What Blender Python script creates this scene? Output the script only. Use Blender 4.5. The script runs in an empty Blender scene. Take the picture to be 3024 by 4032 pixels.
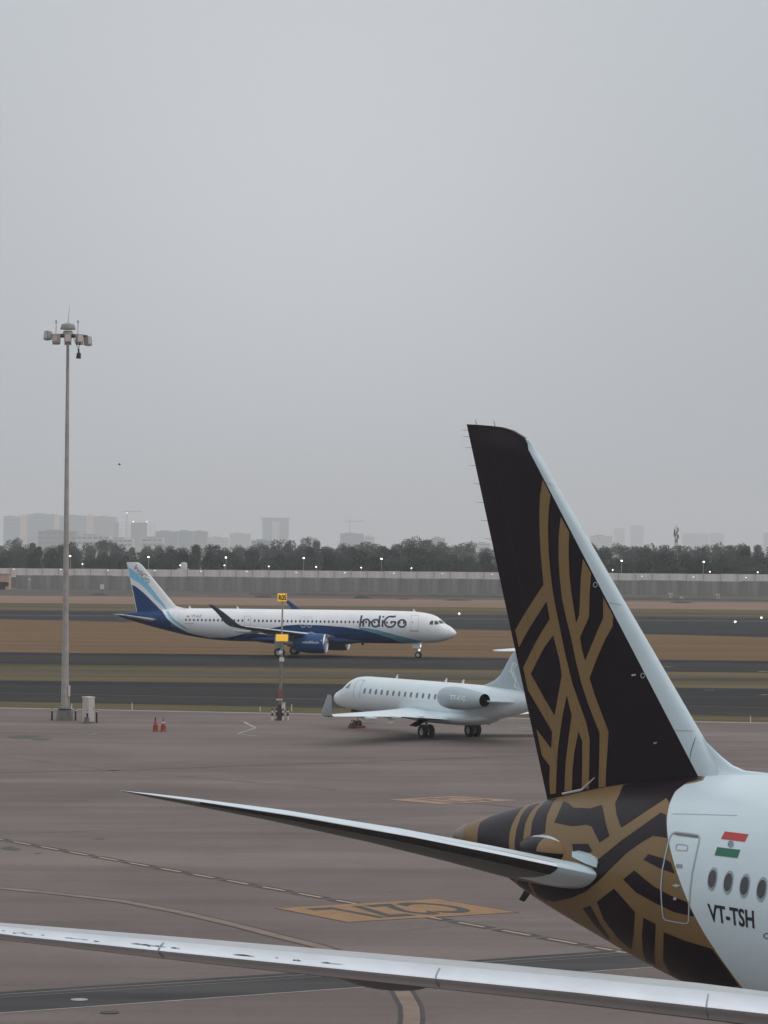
import bpy, bmesh, math, random
import numpy as np
from mathutils import Vector, Matrix
from mathutils.bvhtree import BVHTree
from mathutils.geometry import tessellate_polygon

random.seed(7)
scene = bpy.context.scene
COL = scene.collection

# ------------------------------------------------------------------ camera, sky, sun, exposure
F, H = 12100.0, 13.9                      # focal length in photo pixels, eye height in metres
ROLL, PITCH = math.radians(0.4), math.atan(135 / 12100.0)
cr, sr, cp, sp = math.cos(ROLL), math.sin(ROLL), math.cos(PITCH), math.sin(PITCH)
view = Vector((0, cp, sp)); up0 = Vector((0, -sp, cp)); right0 = Vector((1, 0, 0))
cright = right0 * cr + up0 * sr
cup = up0 * cr - right0 * sr
cam_data = bpy.data.cameras.new('camera')
cam_data.sensor_fit = 'VERTICAL'; cam_data.sensor_height = 36.0
cam_data.lens = F / 4032 * 36.0
cam_data.clip_start = 0.5; cam_data.clip_end = 40000
cam = bpy.data.objects.new('camera', cam_data); COL.objects.link(cam)
m = Matrix.Identity(4)
for i in range(3):
    m[i][0], m[i][1], m[i][2] = cright[i], cup[i], -view[i]
m[2][3] = H
cam.matrix_world = m
scene.camera = cam

SUN_EL, SUN_AZ = math.radians(38), math.radians(105)     # azimuth from +Y (view) towards +X
world = bpy.data.worlds.new('World'); scene.world = world; world.use_nodes = True
nt = world.node_tree; nt.nodes.clear()
out = nt.nodes.new('ShaderNodeOutputWorld'); bg = nt.nodes.new('ShaderNodeBackground')
sky = nt.nodes.new('ShaderNodeTexSky'); sky.sky_type = 'NISHITA'; sky.sun_disc = False
sky.sun_elevation = SUN_EL; sky.sun_rotation = SUN_AZ; sky.dust_density = 6; sky.air_density = 1.5; sky.ozone_density = 1
hsv = nt.nodes.new('ShaderNodeHueSaturation'); hsv.inputs['Saturation'].default_value = 0.25
tc = nt.nodes.new('ShaderNodeTexCoord'); sep = nt.nodes.new('ShaderNodeSeparateXYZ')
ramp = nt.nodes.new('ShaderNodeValToRGB')
# hazy overcast dome: brightness grows steadily from the horizon to the zenith
ramp.color_ramp.elements[0].position = 0.0; ramp.color_ramp.elements[0].color = (4.50, 4.88, 5.35, 1)
ramp.color_ramp.elements[1].position = 1.0; ramp.color_ramp.elements[1].color = (9.6, 9.9, 10.4, 1)
mixw = nt.nodes.new('ShaderNodeMix'); mixw.data_type = 'RGBA'; mixw.inputs[0].default_value = 0.92
nt.links.new(tc.outputs['Generated'], sep.inputs[0]); nt.links.new(sep.outputs['Z'], ramp.inputs[0])
nt.links.new(sky.outputs[0], hsv.inputs['Color'])
nt.links.new(hsv.outputs[0], mixw.inputs[6]); nt.links.new(ramp.outputs[0], mixw.inputs[7])
# broad warm glow added to the sky, low and straight ahead
nrm = nt.nodes.new('ShaderNodeVectorMath'); nrm.operation = 'DOT_PRODUCT'
gd = Vector((math.sin(math.radians(-1.2)) * math.cos(math.radians(5.8)), math.cos(math.radians(-1.2)) * math.cos(math.radians(5.8)), math.sin(math.radians(5.8))))
nrm.inputs[1].default_value = gd; nt.links.new(tc.outputs['Generated'], nrm.inputs[0])
pw = nt.nodes.new('ShaderNodeMath'); pw.operation = 'POWER'; pw.inputs[1].default_value = 170.0; nt.links.new(nrm.outputs['Value'], pw.inputs[0])
mx0 = nt.nodes.new('ShaderNodeMath'); mx0.operation = 'MAXIMUM'; mx0.inputs[1].default_value = 0.0; nt.links.new(pw.outputs[0], mx0.inputs[0])
glow = nt.nodes.new('ShaderNodeMix'); glow.data_type = 'RGBA'; glow.blend_type = 'ADD'; glow.inputs[7].default_value = (1.15, 1.05, 0.92, 1)
nt.links.new(mx0.outputs[0], glow.inputs[0]); nt.links.new(mixw.outputs[2], glow.inputs[6])
nt.links.new(glow.outputs[2], bg.inputs['Color']); bg.inputs['Strength'].default_value = 0.1
nt.links.new(bg.outputs[0], out.inputs['Surface'])

sun_d = bpy.data.lights.new('sun', 'SUN'); sun_d.energy = 0.65; sun_d.angle = math.radians(35); sun_d.color = (1.0, 0.88, 0.8)
sun = bpy.data.objects.new('sun', sun_d); COL.objects.link(sun)
sdir = Vector((math.sin(SUN_AZ) * math.cos(SUN_EL), math.cos(SUN_AZ) * math.cos(SUN_EL), math.sin(SUN_EL)))
sun.rotation_euler = (-sdir).to_track_quat('-Z', 'Y').to_euler()
scene.view_settings.view_transform = 'Standard'; scene.view_settings.look = 'None'
scene.view_settings.exposure = 0.0; scene.view_settings.gamma = 1.0
scene.render.engine = 'CYCLES'
scene.cycles.use_denoising = True
scene.cycles.max_bounces = 6; scene.cycles.diffuse_bounces = 3; scene.cycles.glossy_bounces = 3
scene.cycles.volume_bounces = 3
scene.cycles.sample_clamp_indirect = 4.0

# ------------------------------------------------------------------ measuring helpers (photo pixel -> place)
CAM = np.array([0, 0, H])
def ray(u, v):
    dx, dy = u - 1512, v - 2016
    a, b = dx * cr + dy * sr, -dx * sr + dy * cr
    d = np.array([a / F, 1, -b / F])
    return np.array([d[0], d[1] * cp - d[2] * sp, d[1] * sp + d[2] * cp])
def ground(u, v, z=0.0):
    r = ray(u, v); return CAM + r * ((z - H) / r[2])
def atY(u, v, Y):
    r = ray(u, v); return CAM + r * (Y / r[1])
class Frame:
    """local axes of a vehicle standing at O: x forward, y left, z up"""
    def __init__(s, O, heading):
        s.O = np.array([O[0], O[1], 0.0]); s.h = heading
        s.f = np.array([math.cos(heading), math.sin(heading), 0]); s.l = np.array([-math.sin(heading), math.cos(heading), 0])
    def local(s, p):
        q = p - s.O; return np.array([q @ s.f, q @ s.l, p[2]])
    def lray(s, u, v):
        r = ray(u, v); return s.local(CAM), np.array([r @ s.f, r @ s.l, r[2]])
    def plane(s, u, v, y):
        o, d = s.lray(u, v); return o + d * ((y - o[1]) / d[1])

# ------------------------------------------------------------------ materials
MATS = {}
def mat(name, col, rough=0.6, metal=0.0, var=0.0, vscale=1.0, bump=0.0, bscale=None, stretch=None, coat=0.0, emit=None, estr=0.0, col2=None, var_detail=4.0, spec=None):
    if name in MATS: return MATS[name]
    M = bpy.data.materials.new(name); M.use_nodes = True; MATS[name] = M
    t = M.node_tree; b = t.nodes['Principled BSDF']
    b.inputs['Base Color'].default_value = (*col, 1); b.inputs['Roughness'].default_value = rough; b.inputs['Metallic'].default_value = metal
    if spec is not None: b.inputs['Specular IOR Level'].default_value = spec
    if coat: b.inputs['Coat Weight'].default_value = coat; b.inputs['Coat Roughness'].default_value = 0.12
    if emit: b.inputs['Emission Color'].default_value = (*emit, 1); b.inputs['Emission Strength'].default_value = estr
    if var or bump:
        co = t.nodes.new('ShaderNodeTexCoord'); mp = t.nodes.new('ShaderNodeMapping')
        if stretch: mp.inputs['Scale'].default_value = stretch[:3]
        if stretch and len(stretch) > 3: mp.inputs['Rotation'].default_value = (0, 0, stretch[3])
        t.links.new(co.outputs['Object'], mp.inputs[0])
        nz = t.nodes.new('ShaderNodeTexNoise'); nz.inputs['Scale'].default_value = vscale; nz.inputs['Detail'].default_value = var_detail; nz.inputs['Roughness'].default_value = 0.62
        t.links.new(mp.outputs[0], nz.inputs['Vector'])
        if var:
            rp = t.nodes.new('ShaderNodeValToRGB')
            c2 = col2 or tuple(min(1, c * (1 + var)) for c in col)
            c1 = col if col2 else tuple(c * (1 - var) for c in col)
            rp.color_ramp.elements[0].position = 0.32; rp.color_ramp.elements[0].color = (*c1, 1)
            rp.color_ramp.elements[1].position = 0.68; rp.color_ramp.elements[1].color = (*c2, 1)
            t.links.new(nz.outputs['Fac'], rp.inputs[0]); t.links.new(rp.outputs[0], b.inputs['Base Color'])
        if bump:
            n2 = t.nodes.new('ShaderNodeTexNoise'); n2.inputs['Scale'].default_value = bscale or vscale * 6; n2.inputs['Detail'].default_value = 3
            t.links.new(co.outputs['Object'], n2.inputs['Vector'])
            bp = t.nodes.new('ShaderNodeBump'); bp.inputs['Strength'].default_value = bump; bp.inputs['Distance'].default_value = 0.05
            t.links.new(n2.outputs['Fac'], bp.inputs['Height']); t.links.new(bp.outputs[0], b.inputs['Normal'])
    return M

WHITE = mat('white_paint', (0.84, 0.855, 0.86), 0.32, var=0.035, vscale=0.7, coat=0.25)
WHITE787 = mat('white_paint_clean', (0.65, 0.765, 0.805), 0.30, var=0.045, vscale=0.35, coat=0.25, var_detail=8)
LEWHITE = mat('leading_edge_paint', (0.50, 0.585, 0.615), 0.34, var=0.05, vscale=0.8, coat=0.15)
ENGBLUE = mat('engine_blue_paint', (0.007, 0.066, 0.21), 0.36, var=0.08, vscale=0.8, spec=.3)
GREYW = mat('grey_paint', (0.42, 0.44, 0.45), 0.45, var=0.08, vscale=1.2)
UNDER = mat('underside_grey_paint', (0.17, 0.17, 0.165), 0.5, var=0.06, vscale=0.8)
AUB = mat('aubergine_paint', (0.0125, 0.0062, 0.0105), 0.36, var=0.12, vscale=0.4, spec=.15)
GOLD = mat('bronze_gold_paint', (0.215, 0.132, 0.052), 0.42, var=0.06, vscale=0.6, spec=.3)
TAUPE = mat('tail_cone_taupe', (0.24, 0.19, 0.16), 0.5, metal=0.2, var=0.08, vscale=2)
METAL = mat('bare_aluminium', (0.72, 0.75, 0.78), 0.30, metal=0.9, var=0.06, vscale=1.5)
LEDARK = mat('leading_edge_dark_reflection', (0.10, 0.10, 0.10), 0.22, metal=0.85, var=0.08, vscale=1.5)  # darkened metal, the ground's reflection put into its colour
NAVY = mat('navy_paint', (0.006, 0.044, 0.155), 0.38, var=0.08, vscale=0.5, spec=.22)
LBLUE = mat('light_blue_paint', (0.24, 0.58, 0.79), 0.38, var=0.04, vscale=0.8, coat=0.2)
TEALB = mat('teal_blue_paint', (0.15, 0.38, 0.50), 0.38, var=0.06, vscale=0.8, coat=0.2)
LETTER = mat('lettering_navy', (0.016, 0.032, 0.085), 0.4)
BLACK = mat('black_lettering', (0.012, 0.012, 0.013), 0.5)
WLET = mat('white_lettering', (0.75, 0.76, 0.77), 0.45)
GLASS = mat('dark_window_glass', (0.045, 0.05, 0.055), 0.12, var=0.3, vscale=3)
TYRE = mat('tyre_rubber', (0.018, 0.018, 0.019), 0.8, var=0.2, vscale=4)
RIM = mat('wheel_rim', (0.55, 0.55, 0.55), 0.4, metal=0.5)
STRUT = mat('gear_steel', (0.45, 0.44, 0.43), 0.4, metal=0.6)
DARK = mat('dark_cavity', (0.012, 0.012, 0.013), 0.6)
LINE = mat('panel_line', (0.30, 0.33, 0.35), 0.6)
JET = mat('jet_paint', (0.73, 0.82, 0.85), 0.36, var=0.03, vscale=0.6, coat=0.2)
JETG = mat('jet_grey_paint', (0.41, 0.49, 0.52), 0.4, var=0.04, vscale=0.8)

# ------------------------------------------------------------------ object helpers
def link(o, parent=None):
    COL.objects.link(o)
    if parent is not None: o.parent = parent
    return o
def tag(o, label=None, cat=None, group=None, kind=None):
    if label: o['label'] = label
    if cat: o['category'] = cat
    if group: o['group'] = group
    if kind: o['kind'] = kind
    return o
def empty(name, loc, rz=0.0):
    o = bpy.data.objects.new(name, None); o.location = loc; o.rotation_euler = (0, 0, rz); o.empty_display_size = 0.5
    return link(o)
def mesh(name, verts, faces, M, parent=None, smooth=True, loc=None, fmats=None):
    d = bpy.data.meshes.new(name); d.from_pydata([tuple(map(float, v)) for v in verts], [], faces)
    for x in (M if isinstance(M, (list, tuple)) else [M]): d.materials.append(x)
    d.polygons.foreach_set('use_smooth', [smooth] * len(d.polygons))
    if smooth: d.set_sharp_from_angle(angle=math.radians(48))
    if fmats: d.polygons.foreach_set('material_index', fmats)
    d.update()
    o = bpy.data.objects.new(name, d)
    if loc is not None: o.location = loc
    return link(o, parent)
def copy_tree(o, parent=None):
    c = o.copy(); COL.objects.link(c); c.parent = parent
    for ch in list(o.children): copy_tree(ch, c)
    return c
class MB:
    """collects shapes of ONE part"""
    def __init__(s): s.v, s.f = [], []
    def add(s, v, f):
        n = len(s.v); s.v += [tuple(map(float, p)) for p in v]; s.f += [tuple(i + n for i in q) for q in f]; return s
    def box(s, x0, x1, y0, y1, z0, z1):
        return s.add([(x0, y0, z0), (x1, y0, z0), (x1, y1, z0), (x0, y1, z0), (x0, y0, z1), (x1, y0, z1), (x1, y1, z1), (x0, y1, z1)],
                     [(3, 2, 1, 0), (4, 5, 6, 7), (0, 1, 5, 4), (1, 2, 6, 5), (2, 3, 7, 6), (3, 0, 4, 7)])
    def tube(s, a, b, r0, r1=None, n=10, cap=True):
        a, b = Vector(a), Vector(b); r1 = r0 if r1 is None else r1
        d = (b - a).normalized(); q = d.orthogonal().normalized(); w = d.cross(q)
        v = [a + (q * math.cos(t) + w * math.sin(t)) * r0 for t in [2 * math.pi * i / n for i in range(n)]]
        v += [b + (q * math.cos(t) + w * math.sin(t)) * r1 for t in [2 * math.pi * i / n for i in range(n)]]
        f = [(i, (i + 1) % n, n + (i + 1) % n, n + i) for i in range(n)]
        if cap: f += [tuple(range(n - 1, -1, -1)), tuple(range(n, 2 * n))]
        return s.add(v, f)
    def lathe(s, prof, c=(0, 0, 0), axis='z', n=20):
        v, f = [], []
        for (h, r) in prof:
            for i in range(n):
                t = 2 * math.pi * i / n; a, b = r * math.cos(t), r * math.sin(t)
                p = {'z': (a, b, h), 'y': (a, h, b), 'x': (h, a, b)}[axis]
                v.append((c[0] + p[0], c[1] + p[1], c[2] + p[2]))
        for k in range(len(prof) - 1):
            for i in range(n):
                q = (k * n + i, k * n + (i + 1) % n, (k + 1) * n + (i + 1) % n, (k + 1) * n + i)
                f.append(q if axis != 'y' else q[::-1])
        return s.add(v, f)
    def build(s, name, M, parent=None, smooth=False, loc=None):
        return mesh(name, s.v, s.f, M, parent, smooth, loc)

def pchip(X, Y):
    X, Y = np.array(X, float), np.array(Y, float)
    h = np.diff(X); d = np.diff(Y) / h; m_ = np.zeros(len(X))
    m_[0], m_[-1] = d[0], d[-1]
    for i in range(1, len(X) - 1):
        if d[i - 1] * d[i] > 0:
            w1, w2 = 2 * h[i] + h[i - 1], h[i] + 2 * h[i - 1]
            m_[i] = (w1 + w2) / (w1 / d[i - 1] + w2 / d[i])
    def f(x):
        x = np.clip(x, X[0], X[-1]); i = min(max(np.searchsorted(X, x) - 1, 0), len(X) - 2)
        t = (x - X[i]) / h[i]
        return ((1 + 2 * t) * (1 - t) ** 2) * Y[i] + t * (1 - t) ** 2 * h[i] * m_[i] + t * t * (3 - 2 * t) * Y[i + 1] + t * t * (t - 1) * h[i] * m_[i + 1]
    return f

class Body:
    """long rounded body along x, cross-section angle ph: 0 top, pi/2 starboard, pi bottom"""
    def __init__(s, X, top, bot, W, yc=0.0):
        s.x0, s.x1, s.yc = X[0], X[-1], yc
        s.t, s.b, s.w = pchip(X, top), pchip(X, bot), pchip(X, W)
        s.bvh = None
    def P(s, x, ph, off=0.0):
        t, b, w = s.t(x), s.b(x), s.w(x); zc, hh = (t + b) / 2, (t - b) / 2
        ny, nz = math.sin(ph) / max(w, .01), math.cos(ph) / max(hh, .01); n = math.hypot(ny, nz)
        return (x, s.yc - w * math.sin(ph) - off * ny / n, zc + hh * math.cos(ph) + off * nz / n)
    def grid(s, xs, nph=64, xfun=None):
        v, f = [], []
        for i, x in enumerate(xs):
            for j in range(nph):
                ph = 2 * math.pi * j / nph
                v.append(s.P(xfun(x, ph) if xfun else x, ph))
        for i in range(len(xs) - 1):
            for j in range(nph):
                f.append((i * nph + j, (i + 1) * nph + j, (i + 1) * nph + (j + 1) % nph, i * nph + (j + 1) % nph))
        return v, f
    def caps(s, v, f, nph, n):
        f.append(tuple(range(nph - 1, -1, -1))[::-1]); f.append(tuple(range((n - 1) * nph, n * nph))[::-1]); return v, f
    def prep(s, n=160):
        v, f = s.grid(np.linspace(s.x0, s.x1, n), 72); s.bvh = BVHTree.FromPolygons([Vector(p) for p in v], f)
    def phi(s, x, y, z):
        t, b, w = s.t(x), s.b(x), s.w(x)
        return math.atan2((s.yc - y) / max(w, .01), (z - (t + b) / 2) / max((t - b) / 2, .01))
    def phiz(s, x, z):
        t, b = s.t(x), s.b(x); return math.acos(max(-1, min(1, (z - (t + b) / 2) / ((t - b) / 2))))
    def hit(s, fr, u, v, cx=None, cy=None):
        if s.bvh is None: s.prep()
        k, (u0, v0) = 0, (u, v)
        while k < 60:
            o, d = fr.lray(u, v); h = s.bvh.ray_cast(Vector(o), Vector(d).normalized())
            if h[0] is not None:
                ph = s.phi(*h[0]); 
                if k: ph += (0.25 if ph > 1.2 else -0.15) * min(1, k / 6)
                return (h[0][0], ph)
            if cx is None: return None
            k += 1; u = u0 + (cx - u0) * k / 60; v = v0 + (cy - v0) * k / 60
        return None

def flat_poly(poly, sx, sy, cutx, cuty):
    """triangulate a 2-D outline and cut it along a grid, so that it can follow a curved surface"""
    bm = bmesh.new()
    vs = [bm.verts.new((p[0] * sx, p[1] * sy, 0)) for p in poly]
    for t_ in tessellate_polygon([[v.co.copy() for v in vs]]):
        if len(set(t_)) == 3:
            try: bm.faces.new([vs[i] for i in t_])
            except ValueError: pass
    bmesh.ops.recalc_face_normals(bm, faces=bm.faces[:])
    xs = [v.co.x for v in bm.verts]; ys = [v.co.y for v in bm.verts]
    for ax, lo, hi, st in ((0, min(xs), max(xs), cutx), (1, min(ys), max(ys), cuty)):
        k = math.floor(lo / st) + 1
        while k * st < hi:
            co = Vector((0, 0, 0)); co[ax] = k * st; no = Vector((0, 0, 0)); no[ax] = 1
            bmesh.ops.bisect_plane(bm, geom=bm.verts[:] + bm.edges[:] + bm.faces[:], plane_co=co, plane_no=no, dist=1e-5); k += 1
    bm.verts.index_update()
    V = [(v.co.x / sx, v.co.y / sy) for v in bm.verts]; Fc = [tuple(v.index for v in f.verts) for f in bm.faces]
    bm.free(); return V, Fc
def body_decal(mb, body, poly, off=0.006, mirror=False, cut=0.3, cutp=0.2):
    """poly in (x, ph); laid on the body, off metres proud"""
    V, Fc = flat_poly(poly, 1.0, 2.0, cut, cutp)
    P = [body.P(x, ph, off) for x, ph in V]
    a = Vector(P[Fc[0][1]]) - Vector(P[Fc[0][0]]); b = Vector(P[Fc[0][2]]) - Vector(P[Fc[0][0]])
    mb.add(P, Fc)
    if mirror: mb.add([(p[0], 2 * body.yc - p[1], p[2]) for p in P], [f[::-1] for f in Fc])
    return mb
def stroke(pts, w, closed=False):
    """outline quads of a polyline of width w -> list of quads in 2-D"""
    n = len(pts); L, Rr = [], []
    for i in range(n):
        if closed: a, b = pts[i - 1], pts[(i + 1) % n]
        else: a, b = pts[max(0, i - 1)], pts[min(n - 1, i + 1)]
        d = math.hypot(b[0] - a[0], b[1] - a[1]) or 1; nx, ny = -(b[1] - a[1]) / d, (b[0] - a[0]) / d
        L.append((pts[i][0] + nx * w / 2, pts[i][1] + ny * w / 2)); Rr.append((pts[i][0] - nx * w / 2, pts[i][1] - ny * w / 2))
    rng = range(n) if closed else range(n - 1)
    return [[L[i], L[(i + 1) % n], Rr[(i + 1) % n], Rr[i]] for i in rng]
def arc(cx, cy, rx, ry, a0, a1, n=14):
    return [(cx + rx * math.cos(math.radians(a0 + (a1 - a0) * i / n)), cy + ry * math.sin(math.radians(a0 + (a1 - a0) * i / n))) for i in range(n + 1)]
_txt = {}
def text2d(s, bold=0.0):
    """letter shapes as a flat mesh, cap height 1, starting at x=0"""
    if (s, bold) in _txt: return _txt[(s, bold)]
    c = bpy.data.curves.new('t', 'FONT'); c.body = s; c.resolution_u = 3; c.offset = bold
    o = bpy.data.objects.new('t', c); COL.objects.link(o)
    dg = bpy.context.evaluated_depsgraph_get(); me = bpy.data.meshes.new_from_object(o.evaluated_get(dg))
    V = [(v.co.x, v.co.y) for v in me.vertices]; Fc = [tuple(p.vertices) for p in me.polygons]
    bpy.data.objects.remove(o); bpy.data.curves.remove(c); bpy.data.meshes.remove(me)
    xs = [p[0] for p in V]; ys = [p[1] for p in V]; h = max(ys) - max(0, min(ys)) or 1
    V = [((p[0] - min(xs)) / h, p[1] / h) for p in V]
    _txt[(s, bold)] = (V, Fc, (max(xs) - min(xs)) / h); return _txt[(s, bold)]

def airfoil(n=14, sharp=0.0):
    """closed loop (t, y): upper side TE->LE, lower side LE->TE, unit chord, max thickness 1"""
    ts = [0.5 * (1 + math.cos(math.pi * i / n)) for i in range(n + 1)]
    yt = lambda t: 5 * (0.2969 * math.sqrt(t) - 0.126 * t - 0.3516 * t * t + 0.2843 * t ** 3 - 0.1036 * t ** 4) * (1 - sharp * math.exp(-t / .045))
    return [(t, yt(t)) for t in ts] + [(t, -yt(t)) for t in ts[::-1][1:-1]]
def lifting(name, secs, M, parent, n=14, le=None, le_mat=None, le_range=None, under=None, root_white=0, sharp=0.0):
    """secs: (le_xyz, chord, t/c, twist, camber[, axis]); chord runs to -x; skin split in upper / lower / leading edge"""
    af = airfoil(n, sharp); N = len(af); V = []
    for sct in secs:
        (lx, ly, lz), c, tcr, tw, cam_ = sct[:5]; nrm = Vector(sct[5]) if len(sct) > 5 else Vector((0, 0, 1))
        nrm.normalize()
        for t, y in af:
            yy = y * tcr * c + cam_ * c * 4 * t * (1 - t) - math.sin(tw) * t * c
            V.append(Vector((lx - t * c * math.cos(tw), ly, lz)) + nrm * yy)
    Fc, Fm = [], []
    mats = [M] + ([under] if under else []) + ([le_mat] if le_mat else [])
    for i in range(len(secs) - 1):
        for k in range(N):
            k2 = (k + 1) % N
            q = (i * N + k, i * N + k2, (i + 1) * N + k2, (i + 1) * N + k)
            tm = (af[k][0] + af[k2][0]) / 2; mi = 0
            if le_mat and tm < le and (le_range is None or le_range[0] <= i < le_range[1]): mi = len(mats) - 1
            elif under and n <= k and not (i < root_white and tm < .3): mi = 1
            Fc.append(q); Fm.append(mi)
    Fc.append(tuple(range(N))[::-1]); Fm.append(0); Fc.append(tuple(range((len(secs) - 1) * N, len(secs) * N))); Fm.append(0)
    o = mesh(name, V, Fc, mats, parent, True, fmats=Fm)
    bm = bmesh.new(); bm.from_mesh(o.data); bmesh.ops.recalc_face_normals(bm, faces=bm.faces[:]); bm.to_mesh(o.data); bm.free()
    return o
def wheel(name, parent, c, r, w, rim_r=0.55, n=24):
    """wheel turning about y"""
    t = MB().lathe([(-w * .5, r * rim_r), (-w * .5, r * .82), (-w * .42, r * .95), (-w * .2, r), (w * .2, r), (w * .42, r * .95), (w * .5, r * .82), (w * .5, r * rim_r)], c, 'y', n).build(name, TYRE, parent, True)
    h = w * .46
    MB().lathe([(-h, 0.001), (-h, r * .2), (-h * .6, r * .3), (-h * .75, r * rim_r), (h * .75, r * rim_r), (h * .6, r * .3), (h, r * .2), (h, 0.001)], c, 'y', n).build('rim', RIM, t, True)
    return t
# ================================================================== near airliner (only its tail and part of a wing are in view)
def build_near_airliner():
    tip = atY(1838, 1670, 77.66)
    fr = Frame((tip[0], tip[1]), math.radians(-54))
    root = empty('airliner', (fr.O[0], fr.O[1], 0), fr.h)
    tag(root, 'nearest airliner, white with aubergine and bronze patterned tail, cut by the right edge', 'airplane')
    c3 = lambda x, y: (1700 + x / 1.253, 1600 + y / 1.253)
    c4 = lambda x, y: (1700 + x / 1.253, 3000 + y / 1.253)
    z2 = lambda x, y: (2400 + x / 2.2115, 2950 + y / 2.2115)
    X = [-.3, 0, 1.5, 3.3, 6, 9, 11, 14, 18, 23, 52, 55.5, 58.5, 60.6, 61.9, 62.5]
    top = [6.66, 6.84, 7.29, 7.73, 8.29, 8.71, 8.86, 8.94, 8.95, 8.95, 8.95, 8.85, 8.3, 7.35, 6.4, 5.75]
    bot = [6.5, 6.42, 5.98, 5.36, 4.65, 3.96, 3.64, 3.28, 3.03, 3.0, 3.0, 3.1, 3.4, 3.95, 4.6, 5.3]
    W = [.13, .33, .72, 1.12, 1.66, 2.2, 2.5, 2.78, 2.885, 2.885, 2.885, 2.75, 2.3, 1.6, .85, .12]
    B = Body(X, top, bot, W); B.prep(260)
    mid = (2450, 3450)
    # ---- paint boundary between the white body and the patterned tail
    bl = [B.hit(fr, *c4(x, y), *mid) for x, y in [(1338, 96), (1250, 110), (1200, 150), (1170, 220), (1160, 290), (1165, 370), (1180, 440), (1215, 560), (1265, 690), (1330, 820), (1400, 930), (1470, 1030), (1530, 1110)]]
    bl = sorted(bl, key=lambda p: p[1])
    phs = [0.0] + [p[1] for p in bl] + [math.pi]
    xs_ = [bl[0][0] - .7] + [p[0] for p in bl] + [bl[-1][0] + (bl[-1][0] - bl[-2][0]) / max(.02, bl[-1][1] - bl[-2][1]) * (math.pi - bl[-1][1]) * .8]
    def xb(ph):
        p = ph if ph <= math.pi else 2 * math.pi - ph
        return float(np.interp(p, phs, xs_))
    NP = 128
    n1 = 70
    g = [(-.3) + (1 - math.cos(math.pi / 2 * i / n1)) * 0 + i / n1 for i in range(n1 + 1)]
    v, f = B.grid([i / n1 for i in range(n1 + 1)], NP, lambda t, ph: -.3 + (xb(ph) + .3) * t ** 1.25)
    f.append(tuple(range(NP)))
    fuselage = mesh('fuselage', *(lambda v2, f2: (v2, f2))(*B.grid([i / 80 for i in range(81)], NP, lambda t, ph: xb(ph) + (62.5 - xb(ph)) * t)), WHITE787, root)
    tail = mesh('tail_section', v, f, GOLD, root); tag(tail, 'rear fuselage in bronze and aubergine pattern')
    cone = MB()
    body_decal(cone, B, [(-.29, 0), (-.29, 2 * math.pi - .001), (0.55, 2 * math.pi - .001), (0.66, 4.7), (0.55, math.pi), (0.66, 1.57), (0.55, 0)], .004, cut=.2)
    cone.build('tail_cone', TAUPE, tail, True)
    dark = [[(262, 262), (350, 232), (445, 215), (405, 290), (385, 345), (380, 400), (390, 500), (410, 590), (330, 540), (262, 480), (225, 420), (228, 345), (240, 300)],
            [(478, 210), (525, 198), (480, 260), (460, 310), (448, 395), (455, 500), (480, 610), (500, 650), (430, 610), (412, 500), (410, 390), (420, 330), (440, 270)],
            [(565, 190), (605, 178), (570, 260), (562, 310), (560, 350), (520, 365), (496, 400), (505, 500), (535, 600), (575, 690), (520, 660), (490, 600), (483, 500), (485, 395), (495, 300), (520, 240)],
            [(650, 195), (605, 300), (690, 318), (765, 310), (790, 320), (828, 398), (877, 365), (858, 300), (840, 213), (780, 230), (700, 226), (676, 205)],
            [(905, 205), (912, 260), (935, 325), (1040, 255), (1158, 178), (1172, 200), (1202, 142), (1262, 100), (1330, 84), (1330, 60), (1150, 62), (1000, 80), (940, 110), (925, 165)],
            [(1130, 250), (1156, 262), (1157, 300), (1162, 375), (1090, 365), (1030, 400), (960, 450), (890, 520), (820, 590), (760, 640), (690, 670), (600, 690), (540, 670), (500, 600), (560, 560), (640, 590), (720, 590), (790, 540), (822, 480), (860, 450), (940, 385), (1040, 315)],
            [(692, 405), (772, 404), (792, 440), (750, 470), (700, 445)],
            [(1070, 455), (1150, 478), (1180, 497), (1200, 552), (1125, 525), (1045, 483)],
            [(1000, 535), (945, 580), (1010, 645), (1100, 695), (1200, 742), (1290, 762), (1294, 758), (1258, 690), (1180, 660), (1090, 610)],
            [(900, 625), (815, 690), (850, 780), (920, 870), (985, 925), (995, 860), (1003, 740)],
            [(782, 708), (745, 722), (800, 800), (870, 875), (880, 870), (832, 800)],
            [(1045, 768), (1105, 800), (1098, 960), (1110, 1000), (1060, 985), (1042, 930), (1038, 850)],
            [(1145, 840), (1250, 882), (1383, 922), (1455, 1020), (1515, 1104), (1430, 1120), (1330, 1110), (1250, 1090), (1180, 1050), (1142, 980)]]
    mb = MB()
    for poly in dark:
        q = []
        for i in range(len(poly)):
            a, b = poly[i], poly[(i + 1) % len(poly)]; k = max(1, int(math.dist(a, b) / 30))
            for j in range(k): q.append((a[0] + (b[0] - a[0]) * j / k, a[1] + (b[1] - a[1]) * j / k))
        body_decal(mb, B, [B.hit(fr, *c4(*p), *mid) for p in q], .006, mirror=True, cut=.25, cutp=.16)
    mb.build('aubergine_pattern', AUB, tail, True)
    # ---- fin: straight-ruled between its root line and its tip line
    TP = [(0, 497, 188), (.06, 486, 172), (.17, 466, 158), (.35, 400, 118), (.5, 350, 103), (.7, 290, 96), (.85, 230, 91), (1, 172, 88)]
    pt = lambda x, y: fr.plane(*c3(x, y), 0.0)
    tt = [p[0] for p in TP]; tx = [pt(p[1], p[2])[0] for p in TP]; tz = [pt(p[1], p[2])[2] for p in TP]
    ba = [pt(1453, 1840), pt(1366, 1840), pt(567, 1925)]
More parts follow.
